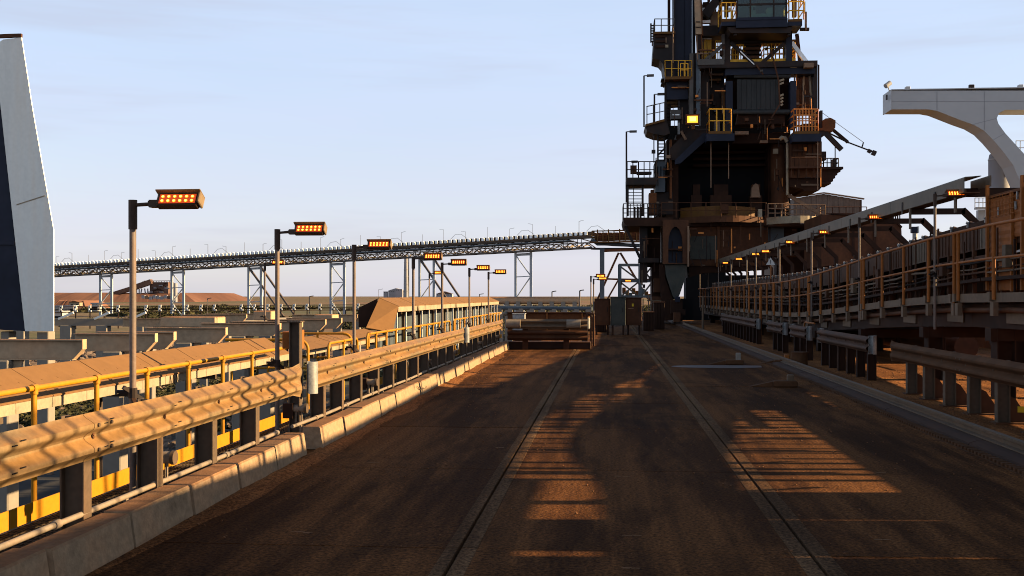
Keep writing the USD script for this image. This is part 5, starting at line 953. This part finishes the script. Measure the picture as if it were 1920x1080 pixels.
# --- left upper platform
R('platform', 1226, 59.5, 1266, 63, -.6, 2.5, 'yellow_rusty'); P('platform_box', [(1227, 63.5), (1264, 63.5), (1264, 150), (1248, 150), (1243, 120), (1237, 113), (1224, 109), (1225, 90)], -.4, 1.8, 'dark_steel')
rails('handrail', 1227.5, 1265, 35.5, 59.5, -.55, 'grey_steel', 4, 2.4); R('louvre', 1229, 66, 1248, 70, -.5, -.42, 'rust_dark'); R('louvre', 1229, 75, 1248, 79, -.5, -.42, 'rust_dark'); R('louvre', 1229, 85, 1247, 89, -.5, -.42, 'rust_dark')
R('small_vent', 1248, 70, 1250, 80, -.46, -.42, 'tan_steel'); R('small_vent', 1247, 84, 1253, 89, -.46, -.42, 'fascia_cream')
B('side_ladder', 1220.5, 44, 1220.5, 80, 3, 'dark_steel', .2)
for v in range(48, 80, 5): B('rung', 1220, v, 1227, v, 2, 'dark_steel', .2)
T_('down_pipe', 1262, 50, 1262, 118, 2.2, 'tan_steel', -.8)
# --- second platform
R('platform', 1247, 143.5, 1296, 148, -.6, 2, 'yellow_rusty'); rails('handrail', 1247, 1297, 113.5, 143.5, -.55, 'machine_yellow', 5, 2.0); rails('gate', 1276, 1290, 119, 143, -.62, 'machine_yellow', 3)
R('under_box', 1250, 149, 1290, 186, .2, 3, 'navy_paint'); R('under_box', 1275, 150, 1296, 250, .6, 3, 'dark_steel'); R('drip_ledge', 1240, 147, 1250, 149, .4, 1.4, 'dark_steel'); R('drip_ledge', 1240, 155, 1250, 157, .4, 1.4, 'dark_steel')
for v in range(166, 228, 6): B('stair_tread', 1246, v, 1274, v - 1, 2.0, 'dark_steel', .5, .9)
B('stair_string', 1248, 230, 1248, 160, 4, 'dark_steel', .4); B('stair_string', 1273, 230, 1273, 160, 3, 'dark_steel', .4); R('stair_guard', 1247, 196, 1258, 236, 1.2, 1.5, 'dark_steel')
R('locker', 1257, 206, 1277, 223, .0, .35, 'grey_steel'); R('locker_strip', 1261, 214, 1274, 216, -.02, -.002, 'pale_hood')
# --- tall grey guide columns
R('guide_column', 1293, 100, 1300, 216, -.5, .3, 'grey_steel'); R('guide_column', 1301, 100, 1305, 216, -.3, .4, 'dark_steel'); R('guide_column', 1305.5, 100, 1312, 214, -.6, .3, 'slate_steel'); R('guide_column', 1314, 112, 1330, 260, .4, 1.6, 'dark_steel')
# --- third platform, curved underside, lamp masts
P('platform_pan', [(1210, 237), (1246, 226), (1252, 232), (1256, 250), (1246, 254), (1226, 251), (1213, 246)], -.3, 2.2, 'dark_steel'); P('platform', [(1210, 233), (1246, 223), (1246, 227), (1210, 237)], -.5, 2.4, 'yellow_rusty')
for u, vt, vb in ((1213, 200, 234), (1225, 197, 231), (1237, 195, 228), (1246, 193, 226)): B('rail_post', u, vt, u, vb, 1.6, 'grey_steel', -.45)
B('rail', 1212, 200, 1247, 192, 1.6, 'grey_steel', -.45); B('rail', 1212, 215, 1247, 208, 1.4, 'grey_steel', -.45)
mast(1207.5, 238, 142, 1226, -.4); mast(1227, 234, 177, 1246, .6); mast(1174.5, 380, 247, 1194, .2); mast(1535, 205, 122, 1520, .4)
# --- amber floodlight
fl = R('floodlight', 1286, 214, 1311, 233, -1.1, -.75, 'rust_orange'); R('flood_lens', 1288.5, 217.5, 1308.5, 230, -1.12, -1.102, 'flood_glow', None, fl); R('flood_core', 1293, 219, 1305, 227, -1.125, -1.121, 'led_core', None, fl); R('flood_bracket', 1297, 233, 1303, 242, -1.0, -.8, 'rust_orange')
# --- operator cab with glass front
yb = -2.2
R('cab_floor', 1380, 36, 1477, 50, yb, yb + 3.4, 'navy_paint'); R('cab_sill', 1381, 33, 1476, 36, yb - .04, yb + 3.4, 'navy_paint'); P('cab_underside', [(1364, 51), (1486, 51), (1482, 62), (1370, 62)], yb + .2, yb + 3.6, 'dark_steel')
R('cab_back', 1382, -80, 1476, 33, yb + 3.1, yb + 3.3, 'navy_paint'); R('cab_roof', 1378, -92, 1480, -80, yb - .2, yb + 3.5, 'navy_paint')
gl = R('cab_glass', 1384, -79, 1474, 33, yb + .03, yb + .05, 'cab_glass')
for u in (1382.5, 1407, 1451, 1474.5): R('mullion', u - 1.3, -80, u + 1.3, 33, yb - .02, yb + .1, 'dark_steel')
R('mullion', 1383, 7, 1475, 8.6, yb + .0, yb + .08, 'dark_steel'); R('seat', 1419, -14, 1436, 27, yb + 1.2, yb + 1.6, 'cab_seat'); R('seat_base', 1421, 22, 1434, 33, yb + 1.1, yb + 1.8, 'cab_seat')
R('console', 1408, 9, 1417, 29, yb + .5, yb + 1.3, 'cab_console'); R('console', 1439, 14, 1450, 29, yb + .5, yb + 1.3, 'cab_console'); R('console_top', 1409, 26, 1450, 31, yb + .3, yb + .8, 'cab_console'); R('cab_panel', 1453, 12, 1472, 31, yb + 2.6, yb + 3.0, 'cabinet_green'); R('cab_panel', 1386, 6, 1403, 31, yb + 2.6, yb + 3.0, 'cabinet_green'); R('screen', 1412, 13, 1416, 19, yb + .48, yb + .498, 'dark_steel')
# --- balconies each side of the cab
R('balcony', 1353, 40.5, 1381, 48, yb + .1, yb + 2, 'navy_paint'); R('toe_board', 1353, 35.5, 1381, 40, yb + .08, yb + .2, 'yellow_rusty'); rails('handrail', 1353, 1380, 5, 36, yb + .12, 'machine_yellow', 4, 1.8, 1.8)
R('balcony', 1478, 40.5, 1504, 48, yb + .1, yb + 2, 'navy_paint'); R('toe_board', 1478, 36, 1504, 40, yb + .08, yb + .2, 'yellow_rusty'); rails('handrail', 1479, 1507, 3, 36, yb + .12, 'machine_yellow', 4, 1.8, 1.8); rails('upper_handrail', 1484, 1507, -36, 3, yb + 1.5, 'machine_yellow', 6, 1.0, 1.8)
R('rail_screen', 1487, -60, 1494, 30, yb + 2, yb + 2.4, 'tan_steel'); R('ladder_rail', 1508, 3, 1510, 24, yb + .6, yb + .8, 'dark_steel'); R('ladder_rail', 1510, 22, 1513, 56, yb + .6, yb + .8, 'tan_steel'); B('outrigger', 1500, 55, 1517, 55, 5, 'dark_steel', yb + .8)
R('balcony_bracket', 1376, 49, 1382, 66, yb + .3, yb + .7, 'dark_steel'); R('balcony_bracket', 1477, 49, 1483, 66, yb + .3, yb + .7, 'dark_steel')
# clutter left of the cab
P('boom_part', [(1316, 22), (1346, -14), (1352, 0), (1330, 34)], .2, .8, 'dark_steel'); R('tan_housing', 1332, 22, 1350, 56, .6, 1.4, 'tan_steel'); R('white_pipe_end', 1317, 38, 1332, 43, .1, .4, 'white_steel'); R('dark_housing', 1317, 48, 1380, 66, .3, 2.2, 'dark_steel'); R('dark_housing', 1318, 4, 1330, 36, .9, 2, 'rust_dark'); R('yellow_frame', 1348, -60, 1353, 60, .2, .5, 'yellow_rusty'); R('yellow_frame', 1340, -60, 1343, 30, .8, 1.0, 'yellow_rusty'); R('dark_housing', 1355, -60, 1381, 2, 1.2, 2.4, 'dark_steel'); R('red_panel', 1358, 6, 1366, 32, 1.0, 1.1, 'rust_orange')
for i in range(10):
    u, v = rng.uniform(1316, 1380), rng.uniform(-10, 110); R('small_fitting', u, v, u + rng.uniform(2, 7), v + rng.uniform(2, 8), rng.uniform(.3, 1.2), 1.4, rng.choice(['white_steel', 'tan_steel', 'slate_steel', 'rust_orange']))
# --- stair up to the cab, yellow landing behind it
for i in range(6):
    v = 64 + i * 8.2; R('stair_tread', 1398 - i * .8, v, 1427 - i * .6, v + 4.0, .3 - i * .15, .9 - i * .15, 'rust_steel' if i % 2 else 'rust_dark'); R('stair_riser', 1397, v + 4.2, 1427, v + 8, .62 - i * .15, .7 - i * .15, 'dark_steel')
R('landing', 1368, 111.5, 1492, 116.5, -.4, 3, 'machine_yellow'); rails('handrail', 1369, 1394, 84, 112, .1, 'machine_yellow', 6, 0, 1.8, 2); rails('handrail', 1432, 1491, 80, 112, .2, 'machine_yellow', 9, 2.4, 1.8, 2); rails('stair_rail', 1394, 1397, 70, 108, .2, 'machine_yellow', 2, 0, 2.0)
R('yellow_locker', 1317, 74, 1334, 110, .9, 1.8, 'machine_yellow'); R('yellow_locker', 1335, 76, 1341, 110, 1.0, 1.6, 'yellow_rusty'); rails('handrail', 1342, 1358, 76, 110, .8, 'machine_yellow', 5, 0, 1.8, 2); R('locker_top', 1317, 71.5, 1334, 73.5, .8, 1.9, 'white_steel')
R('yellow_locker', 1480, 74, 1492, 112, 1.2, 2.2, 'yellow_rusty'); R('dark_locker', 1372, 90, 1386, 110, .8, 1.2, 'cabinet_green'); R('dark_locker', 1444, 84, 1452, 104, 1.2, 1.4, 'cabinet_green')
# --- main frame: posts, cross beams, braces
R('frame_post', 1359, 60, 1369, 122, -.6, .4, 'dark_steel'); R('frame_post', 1474, 60, 1485, 122, -.6, .4, 'navy_paint'); R('cross_beam', 1368, 75, 1475, 80, .0, .4, 'dark_steel')
R('cross_beam', 1310, 117.5, 1533, 124, -.7, .1, 'dark_steel'); R('cross_beam', 1360, 127, 1528, 138, -.5, .6, 'navy_paint'); R('side_frame', 1308, 111, 1358, 121, -.75, -.3, 'grey_steel'); R('side_frame', 1354, 64, 1359, 113, -.7, -.3, 'grey_steel'); R('soffit_light', 1374, 124.5, 1408, 127, -.55, -.2, 'fascia_cream'); R('soffit_light', 1482, 124.5, 1494, 127, -.55, -.2, 'fascia_cream')
B('diagonal_brace', 1358, 82, 1324, 112, 6, 'grey_steel', -.55); B('diagonal_brace', 1370, 80, 1416, 122, 6, 'dark_steel', -.55); B('diagonal_brace', 1470, 82, 1424, 122, 6, 'dark_steel', -.55); B('brace_edge', 1388, 96, 1414, 121, 1.6, 'pale_hood', -.72)
B('diagonal_brace', 1484, 80, 1513, 118, 7, 'pale_hood', -.4); B('inner_column', 1494, 64, 1500, 118, 6, 'rust_dark', .6); R('spring_box', 1508, 118, 1526, 126, -1, -.6, 'tan_steel'); B('hang_cable', 1418, 122, 1431, 140, 2.5, 'rust_steel', -.8); T_('hang_pulley', 1425, 133, 1430, 133, 6, 'grey_steel', -.9)
B('hang_cable', 1446, 95, 1460, 152, 2.6, 'rust_steel', -.9); B('hang_cable', 1460, 152, 1462, 196, 2.4, 'rust_steel', -.9); B('hang_cable', 1462, 196, 1446, 222, 2.4, 'rust_steel', -.9)
# --- central dark curtain between rollers
for i in range(9): R('curtain_strip', 1382 + i * 9, 149, 1390.6 + i * 9, 205, -.28 - .02 * (i % 2), -.1, 'gray_drum')
T_('top_roller', 1376, 142, 1482, 143, 9, 'gray_drum', -.3); T_('bottom_roller', 1374, 210, 1480, 210, 9, 'gray_drum', -.3); R('apron', 1380, 215, 1472, 232, -.1, .6, 'rust_dark'); R('curtain_back', 1362, 138, 1480, 236, .7, 1.2, 'rust_dark')
R('curtain_post', 1361, 152, 1374, 250, -.4, .5, 'navy_paint'); R('curtain_post', 1482, 152, 1493, 240, -.4, .5, 'navy_paint'); R('yellow_plate', 1353, 170, 1361, 205, .2, .5, 'yellow_rusty'); R('orange_plate', 1492, 168, 1498, 205, .2, .4, 'rust_orange')
for i, v in enumerate((152, 158, 180, 186, 192, 198)): B('lit_fin', 1461 + i * .6, v, 1470 - i * .5, v - 3, 3.2, 'fascia_cream', -.5)  # cream bars stand in for streaks of light
# right bay with pipes
R('bay_back', 1494, 126, 1530, 215, 1.6, 2, 'rust_steel'); R('edge_column', 1526, 118, 1533, 245, 0, .9, 'dark_steel'); T_('riser_pipe', 1518, 132, 1521, 200, 4.2, 'fascia_cream', .2); T_('riser_pipe', 1507, 142, 1506, 205, 4, 'cream_steel', .3); T_('riser_pipe', 1500, 128, 1500, 190, 2.5, 'rust_orange', .4); R('bay_mid', 1312, 125, 1358, 250, 1.2, 2, 'dark_steel')
R('left_bay_rail', 1330, 138, 1356, 141, .6, .8, 'tan_steel'); R('left_bay_rail', 1330, 148, 1352, 151, .6, .8, 'yellow_rusty')
for i in range(16):
    u, v = rng.uniform(1316, 1356), rng.uniform(130, 240); R('small_fitting', u, v, u + rng.uniform(2, 6), v + rng.uniform(2, 10), .8, 1.15, rng.choice(['rust_steel', 'tan_steel', 'slate_steel', 'dark_steel', 'yellow_rusty']))
# --- cages
R('cage_floor', 1325, 250.5, 1377, 264, -1.4, 1.4, 'navy_paint'); R('toe_board', 1329, 246, 1372, 250.5, -1.42, 1.2, 'yellow_rusty'); rails('cage', 1330, 1371, 205, 247, -1.35, 'machine_yellow', 4, 2.0, 2.0); R('cage_motor', 1340, 226, 1350, 246, -.6, 0, 'grey_steel'); R('cage_motor', 1354, 232, 1364, 246, -.6, 0, 'dark_steel')
R('cage_floor', 1487, 250.5, 1540, 265, -1.4, 1.4, 'navy_paint'); R('toe_board', 1489, 246, 1536, 250.5, -1.42, 1.2, 'yellow_rusty'); rails('cage', 1488, 1534, 205, 247, -1.35, 'machine_orange', 9, 2.4, 1.8, 3); rails('cage_front', 1490, 1532, 197, 247, .8, 'machine_orange', 7, 0, 1.6, 3); R('cage_motor', 1504, 232, 1524, 246, -.5, .3, 'rust_dark')
# navy diagonal chutes under left
P('chute', [(1256, 278), (1300, 236), (1328, 238), (1328, 250), (1272, 300), (1256, 300)], .2, 1.4, 'dark_steel'); P('chute_edge', [(1266, 300), (1318, 250), (1332, 250), (1332, 256), (1276, 306), (1266, 308)], -.3, .2, 'navy_paint'); T_('lit_pipe', 1277, 246, 1286, 262, 5, 'tan_steel', -.1)  # tan colour gives the pipe its lit look
# --- right boom: winch box, struts, wire, end weights
R('boom_post', 1538, 207, 1542.5, 256, -.4, 0, 'dark_steel'); R('winch_tray', 1532, 240, 1562, 246, -.6, .8, 'rust_orange'); P('winch_housing', [(1542, 226), (1548, 222), (1558, 221), (1567, 226), (1566, 240), (1560, 244), (1543, 243)], -.5, 1, 'rust_orange'); R('winch_base', 1528, 245, 1546, 254, -.6, .6, 'dark_steel')
B('strut', 1544, 246, 1578, 281, 8, 'dark_steel', -.4); B('strut', 1560, 242, 1590, 267, 5, 'rust_dark', .0); B('jib', 1555, 250, 1592, 268, 2.5, 'dark_steel', -.2); B('jib', 1590, 267, 1640, 286, 2.2, 'dark_steel', -.1); sl.add('stay_wire', tube(at_y(1541, 211, YL), at_y(1619, 267, YL), .016, 5), 'dark_steel'); B('jib_strut', 1619, 267, 1616, 277, 2, 'dark_steel', -.05)
B('jib_weight', 1627, 282, 1633, 285, 6, 'dark_steel', -.1); B('jib_weight', 1635, 285.5, 1642, 288.5, 8, 'dark_steel', -.1)
# --- right hopper with walkway
R('hopper', 1480, 266, 1541, 333, -.4, 4, 'rust_steel'); P('hopper_underside', [(1480, 333.5), (1541, 333.5), (1541, 350), (1536, 357), (1508, 358), (1505, 354), (1480, 350)], -.2, 3.6, 'rust_dark'); rails('handrail', 1484, 1540, 296, 332, -1.1, 'rust_steel', 5, 0, 1.5, 1); R('walk_edge', 1482, 312, 1541, 315, -1.2, -.41, 'rust_steel'); B('down_cable', 1533, 250, 1533, 357, 1.8, 'tan_steel', -1.3)
for i in range(6): R('hopper_rib', 1485 + i * 9.5, 270, 1486.4 + i * 9.5, 292, -.48, -.405, 'rust_dark')
R('side_platform', 1541, 313, 1581, 317, -.6, 2, 'rust_dark')
for i, (u, v) in enumerate(((1576, 322), (1570, 328), (1566, 334), (1562, 340), (1558, 345))): R('step_bracket', 1541, v - 6, u, v, -.4, 1.6, 'rust_dark')
rails('handrail', 1544, 1572, 297, 313, -.5, 'dark_steel', 5, 1.5, 1.6); B('boom_cable', 1566, 270, 1566, 298, 1.6, 'dark_steel', -.2); R('winch_motor', 1562, 298, 1569, 312, -.3, .2, 'dark_steel'); R('side_box', 1541, 284, 1549, 300, .2, .8, 'dark_steel')
# --- slewing column, dark interior, machinery
T_('slew_column', 1462, 250, 1462, 392, 34, 'rust_steel', 1.6); T_('lit_riser', 1476, 268, 1476, 366, 4.5, 'fascia_cream', -.4); sl.add('riser_elbow', path([at_y(u, v, YL - .4) for u, v in ((1462, 262), (1466, 258), (1472, 259), (1476, 266))], .12, 8), 'fascia_cream', smooth=60)  # cream colour on riser and elbow stands in for sunlight
R('interior_back', 1252, 236, 1482, 412, 4.0, 4.6, 'black_hole'); R('interior_roof', 1268, 252, 1480, 268, .8, 4, 'rust_dark'); R('interior_wall', 1250, 262, 1272, 412, .9, 4, 'rust_dark'); R('interior_wall', 1440, 268, 1446, 390, 2.4, 4, 'rust_dark')  # black backing sheet stands in for the shade inside
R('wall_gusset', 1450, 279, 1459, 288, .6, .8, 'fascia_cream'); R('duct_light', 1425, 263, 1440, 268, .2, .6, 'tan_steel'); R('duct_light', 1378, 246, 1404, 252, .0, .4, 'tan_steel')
for u, vb in ((1333, 352), (1366, 335)): T_('hanging_cable', u, 262, u, vb, 2, 'tan_steel', -.5)
for u, w in ((1306, 20), (1352, 40), (1418, 22)): R('machine_base', u - w / 2, 366, u + w / 2, 405, 1.6, 2.6, 'rust_dark'); R('motor', u - w / 3, 346, u + w / 3, 366, 1.8, 2.5, 'rust_steel' if u > 1400 else 'rust_dark')
P('pump', [(1409, 370), (1410, 352), (1416, 344), (1422, 346), (1424, 360), (1426, 370)], 1.0, 1.5, 'tan_steel')
for v in (284, 296, 308): R('interior_rib', 1300, v, 1440, v + 3, 3.2, 3.9, 'rust_dark')
# --- left side wall with slots
sw_ = R('side_wall', 1229, 300, 1247, 360, .4, 3.6, 'slate_steel')
for u in (1232, 1238, 1244): R('slot', u, 312, u + 2.2, 334, .38, .398, 'black_hole', None, sw_)
R('side_wall_lower', 1231, 360, 1262, 402, .8, 3.6, 'dark_steel'); R('warm_strip', 1256, 262, 1260, 372, .3, .8, 'rust_orange'); R('tall_tank', 1217, 362, 1231, 402, 0.2, 1.4, 'rust_orange'); R('tank_top', 1220, 356, 1227, 362, .4, 1, 'rust_steel')
# ladder tower up the left edge
for u in (1226, 1233): B('ladder_rail', u, 250, u, 305, 2, 'dark_steel', -.1)
for u in (1234, 1246): B('ladder_rail', u, 254, u, 300, 2.6, 'dark_steel', .3)
for v in range(258, 304, 6): B('rung', 1233, v, 1246, v, 1.8, 'dark_steel', .3)
B('stair_diag', 1233, 292, 1247, 277, 3, 'dark_steel', .3); R('lamp_box', 1222, 281, 1229, 287, -.2, .1, 'dark_steel')
# --- fourth platform and caged stair
R('platform', 1174, 333, 1231, 346, -.3, 2.2, 'dark_steel'); rails('handrail', 1176, 1229, 303, 333, -.25, 'dark_steel', 6, 2.0, 1.6); R('control_box', 1182, 310, 1194, 325, -.1, .3, 'rust_steel'); R('box_lamp', 1184, 301, 1196, 304, -.2, .2, 'grey_steel'); R('equipment', 1194, 322, 1222, 326, 0, .6, 'dark_steel')
for u in (1177, 1205): B('stair_post', u, 346, u, 405, 4, 'dark_steel', .1)
B('stair_post', 1188, 346, 1188, 384, 1.5, 'dark_steel', .1)
for v in range(349, 404, 6): B('rung', 1178, v, 1205, v, 1.3, 'dark_steel', .3)
# --- lower ring platform
P('ring_deck', [(1168, 408), (1262, 408), (1262, 424), (1176, 424), (1170, 418)], -.6, 6, 'rust_dark'); rails('handrail', 1169, 1240, 382, 408, -.5, 'dark_steel', 12, 3, 1.4, 2); rails('handrail', 1240, 1436, 380, 408, -1.0, 'rust_steel', 8, 0, 1.4, 1)
for u in (1188, 1194, 1199, 1214): R('valve_stand', u, 388, u + 4, 408, .4, .8, 'dark_steel')
def ring(u0, u1, v0, v1, mat, nm, y, n=14, bulge=1.6):
    a, b = at_y(u0, v0, YL + y), at_y(u1, v1, YL + y); xs = np.linspace(0, 1, n + 1)
    for i in range(n): pa, pb = [(a[0] + (b[0] - a[0]) * x, a[1] - bulge * math.sin(math.pi * x)) for x in xs[i:i + 2]]; sl.add(nm, prism([pa, pb, (pb[0], pb[1] + .25), (pa[0], pa[1] + .25)], 'z', b[2], a[2]), mat)
ring(1276, 1416, 390.5, 407.5, 'yellow_rusty', 'slew_ring', 1.0); ring(1274, 1440, 408.3, 419, 'rust_steel', 'ring_fascia', .6); R('ring_floor', 1268, 408, 1480, 412, 1, 6, 'rust_dark')
R('ring_bracket', 1352, 383, 1366, 400, -.9, -.5, 'rust_steel'); R('work_lamp', 1422, 392, 1429, 407, -1.2, -.9, 'fascia_cream')
ring(1438, 1548, 408, 420.5, 'fascia_cream', 'lit_fascia', -.3, 8, 1.4); rails('handrail', 1440, 1480, 382, 408, -1.0, 'tan_steel', 4, 0, 1.6, 2); rails('handrail', 1480, 1547, 384, 410, -1.4, 'tan_steel', 6, 3, 1.6, 2); R('side_deck', 1440, 420.6, 1546, 424, -.6, 6, 'rust_dark'); B('splay_strut', 1478, 366, 1552, 410, 6, 'tan_steel', .6)  # cream fascia colour carries the sunlit band
rails('handrail', 1548, 1625, 388, 412, 3, 'rust_steel', 7, 0, 1.4, 1); R('gangway', 1548, 411, 1640, 416, 2.6, 3.6, 'rust_dark')
# --- portal: leg with arched recess, beam, bogies
def arch(u0, u1, vt, vb, n=10): 
    c = (u0 + u1) / 2; r = (u1 - u0) / 2; return [(u0, vb)] + [(c - r * math.cos(t), vt + 32 - 32 * math.sin(t)) for t in np.linspace(0, math.pi, n)] + [(u1, vb)]
from shapely.geometry import Polygon
lo = wpts([(1243, 412), (1291, 412), (1291, 495), (1243, 495)], YL - 1); hole = wpts(arch(1253, 1280, 425, 493), YL - 1)
m = trimesh.creation.extrude_polygon(Polygon(lo, [hole]), .35, engine='earcut'); v = np.array(m.vertices); m.vertices = v[:, [0, 2, 1]] + (0, YL - 1, 0); m.fix_normals(); sl.add('leg_front', m, 'rust_steel')
R('leg_recess', 1249, 420, 1285, 494, -.5, .1, 'navy_paint'); R('recess_shelf', 1253, 466, 1281, 469, -.95, -.5, 'rust_dark'); R('leg_body', 1243, 412, 1291, 495, .11, 3.4, 'rust_dark')
P('leg_cone', [(1247, 496), (1288, 496), (1287, 515), (1274, 554), (1268, 562), (1262, 556), (1249, 516)], -.8, 2.6, 'cabinet_green'); P('leg_side', [(1236, 496), (1247, 496), (1247, 520), (1262, 562), (1262, 600), (1244, 602), (1240, 560)], -.4, 3, 'rust_dark'); R('leg_trim', 1289, 424, 1292, 500, -1.1, -.9, 'tan_steel')
R('bogie_frame', 1258, 563, 1280, 588, -1.2, 5.5, 'rust_dark'); R('bogie_pin', 1266, 556, 1275, 566, -1.3, -1.0, 'navy_paint')
for y in (-1.0, 0.4, 1.9, 3.3, 4.7):
    p = at_y(1269, 598, YL); sl.add('wheel', tube((4.2, YL + y, .48), (4.4, YL + y, .48), .3, 16), 'dark_steel', smooth=40); sl.add('wheel_guard', box(4.05, YL + y - .4, .55, 4.55, YL + y + .3, .9), 'rust_dark')
R('tripper_body', 1286, 497, 1361, 606, 10, 12, 'black_hole'); R('tripper_body', 1361.5, 516, 1470, 606, 11, 13, 'black_hole'); R('buffer', 1263, 586, 1276, 604, -1.6, -1.1, 'rust_steel'); R('cable_reel', 1278, 560, 1300, 600, .2, 1.6, 'black_hole')  # wide black boxes added to darken the gap under the portal
R('portal_skirt', 1456, 455, 1570, 522, 5, 6, 'rust_dark'); R('portal_beam', 1292, 420, 1440, 498, .4, 3.2, 'rust_steel'); R('portal_beam', 1441, 424, 1500, 480, .9, 3.2, 'rust_dark'); R('portal_flange', 1290, 418, 1500, 423, .1, 3.4, 'rust_dark'); R('beam_panel', 1294, 443, 1345, 486, .33, .398, 'cabinet_green'); R('panel_bar', 1317, 448, 1318.3, 466, .30, .328, 'channel_steel'); R('beam_stiffener', 1345, 424, 1350, 500, .2, .398, 'rust_steel'); R('beam_stiffener', 1428, 424, 1432, 470, .2, .398, 'rust_steel'); P('beam_haunch', [(1292, 498.5), (1440, 498.5), (1440, 505), (1320, 512), (1292, 520)], .5, 3, 'rust_dark'); R('blue_duct', 1437, 424, 1470, 452, .5, .89, 'slate_steel')  # first piece is a dark sheet added to darken the portal opening
for x in (14.5,): sl.add('far_leg', box(x, YL, 0, x + 1.6, YL + 3, at_y(1500, 424, YL)[2]), 'rust_dark'); sl.add('far_beam', box(at_y(1500, 424, YL)[0], YL + .9, at_y(1500, 460, YL)[2], x + 1.6, YL + 3.2, at_y(1500, 424, YL)[2] - .01), 'rust_dark')
# --- cables, conduits, brackets, small fittings; tan and orange ones paint warm lit highlights
zones = [(1252, 150, 1300, 240, .1), (1300, 66, 1360, 250, -.5), (1362, 62, 1480, 120, .5), (1374, 206, 1480, 262, -.25), (1486, 122, 1532, 205, -.1), (1274, 402, 1440, 412, .5), (1446, 250, 1482, 395, .3), (1482, 266, 1540, 350, -.55), (1243, 412, 1440, 500, -.3), (1200, 420, 1245, 600, -.1), (1228, 270, 1262, 400, .2), (1440, 405, 1500, 470, .2)]
for (u0, v0, u1, v1, yy) in zones:
    n = int((u1 - u0) * (v1 - v0) / 420) + 4
    for i in range(n):
        u, v = rng.uniform(u0, u1), rng.uniform(v0, v1); kind = rng.random(); mat = rng.choice(['rust_steel', 'rust_steel', 'rust_dark', 'tan_steel', 'dark_steel', 'channel_steel', 'machine_orange'])
        if kind < .33: T_('conduit', u, v, u, min(v1, v + rng.uniform(8, 60)), rng.uniform(1.0, 2.4), mat, yy - rng.uniform(.02, .3))
        elif kind < .55: B('bracket', u, v, min(u1, u + rng.uniform(6, 40)), v, rng.uniform(1.2, 3.2), mat, yy - rng.uniform(.02, .25))
        elif kind < .72: B('cable', u, v, min(u1, max(u0, u + rng.uniform(-14, 14))), min(v1, v + rng.uniform(10, 40)), 1.1, rng.choice(['belt_rubber', 'dark_steel', 'rust_steel']), yy - rng.uniform(.05, .3))
        else: R('fitting', u, v, min(u1, u + rng.uniform(2, 8)), min(v1, v + rng.uniform(2, 9)), yy - rng.uniform(.1, .4), yy, mat)
# --- left hanging frame and low equipment
R('hanging_column', 1200, 424, 1214, 530, .2, .9, 'dark_steel'); B('hanging_brace', 1172, 424, 1200, 484, 5, 'dark_steel', .3); R('hanging_block', 1214, 426, 1238, 500, .8, 2, 'rust_dark'); R('hanging_floor', 1198, 484, 1236, 492, -.2, 2, 'dark_steel'); R('lit_post', 1207, 452, 1209, 484, -.1, .1, 'tan_steel'); R('lower_stack', 1222, 492, 1246, 604, .6, 3, 'rust_dark'); R('lower_box', 1226, 522, 1240, 548, 0, .58, 'rust_steel'); R('lower_box', 1222, 556, 1240, 584, -.2, .58, 'rust_steel'); R('lit_strip', 1243, 536, 1245, 552, -.3, -.1, 'tan_steel')  # tan post and strip have the lit look in their colour
sl.done()
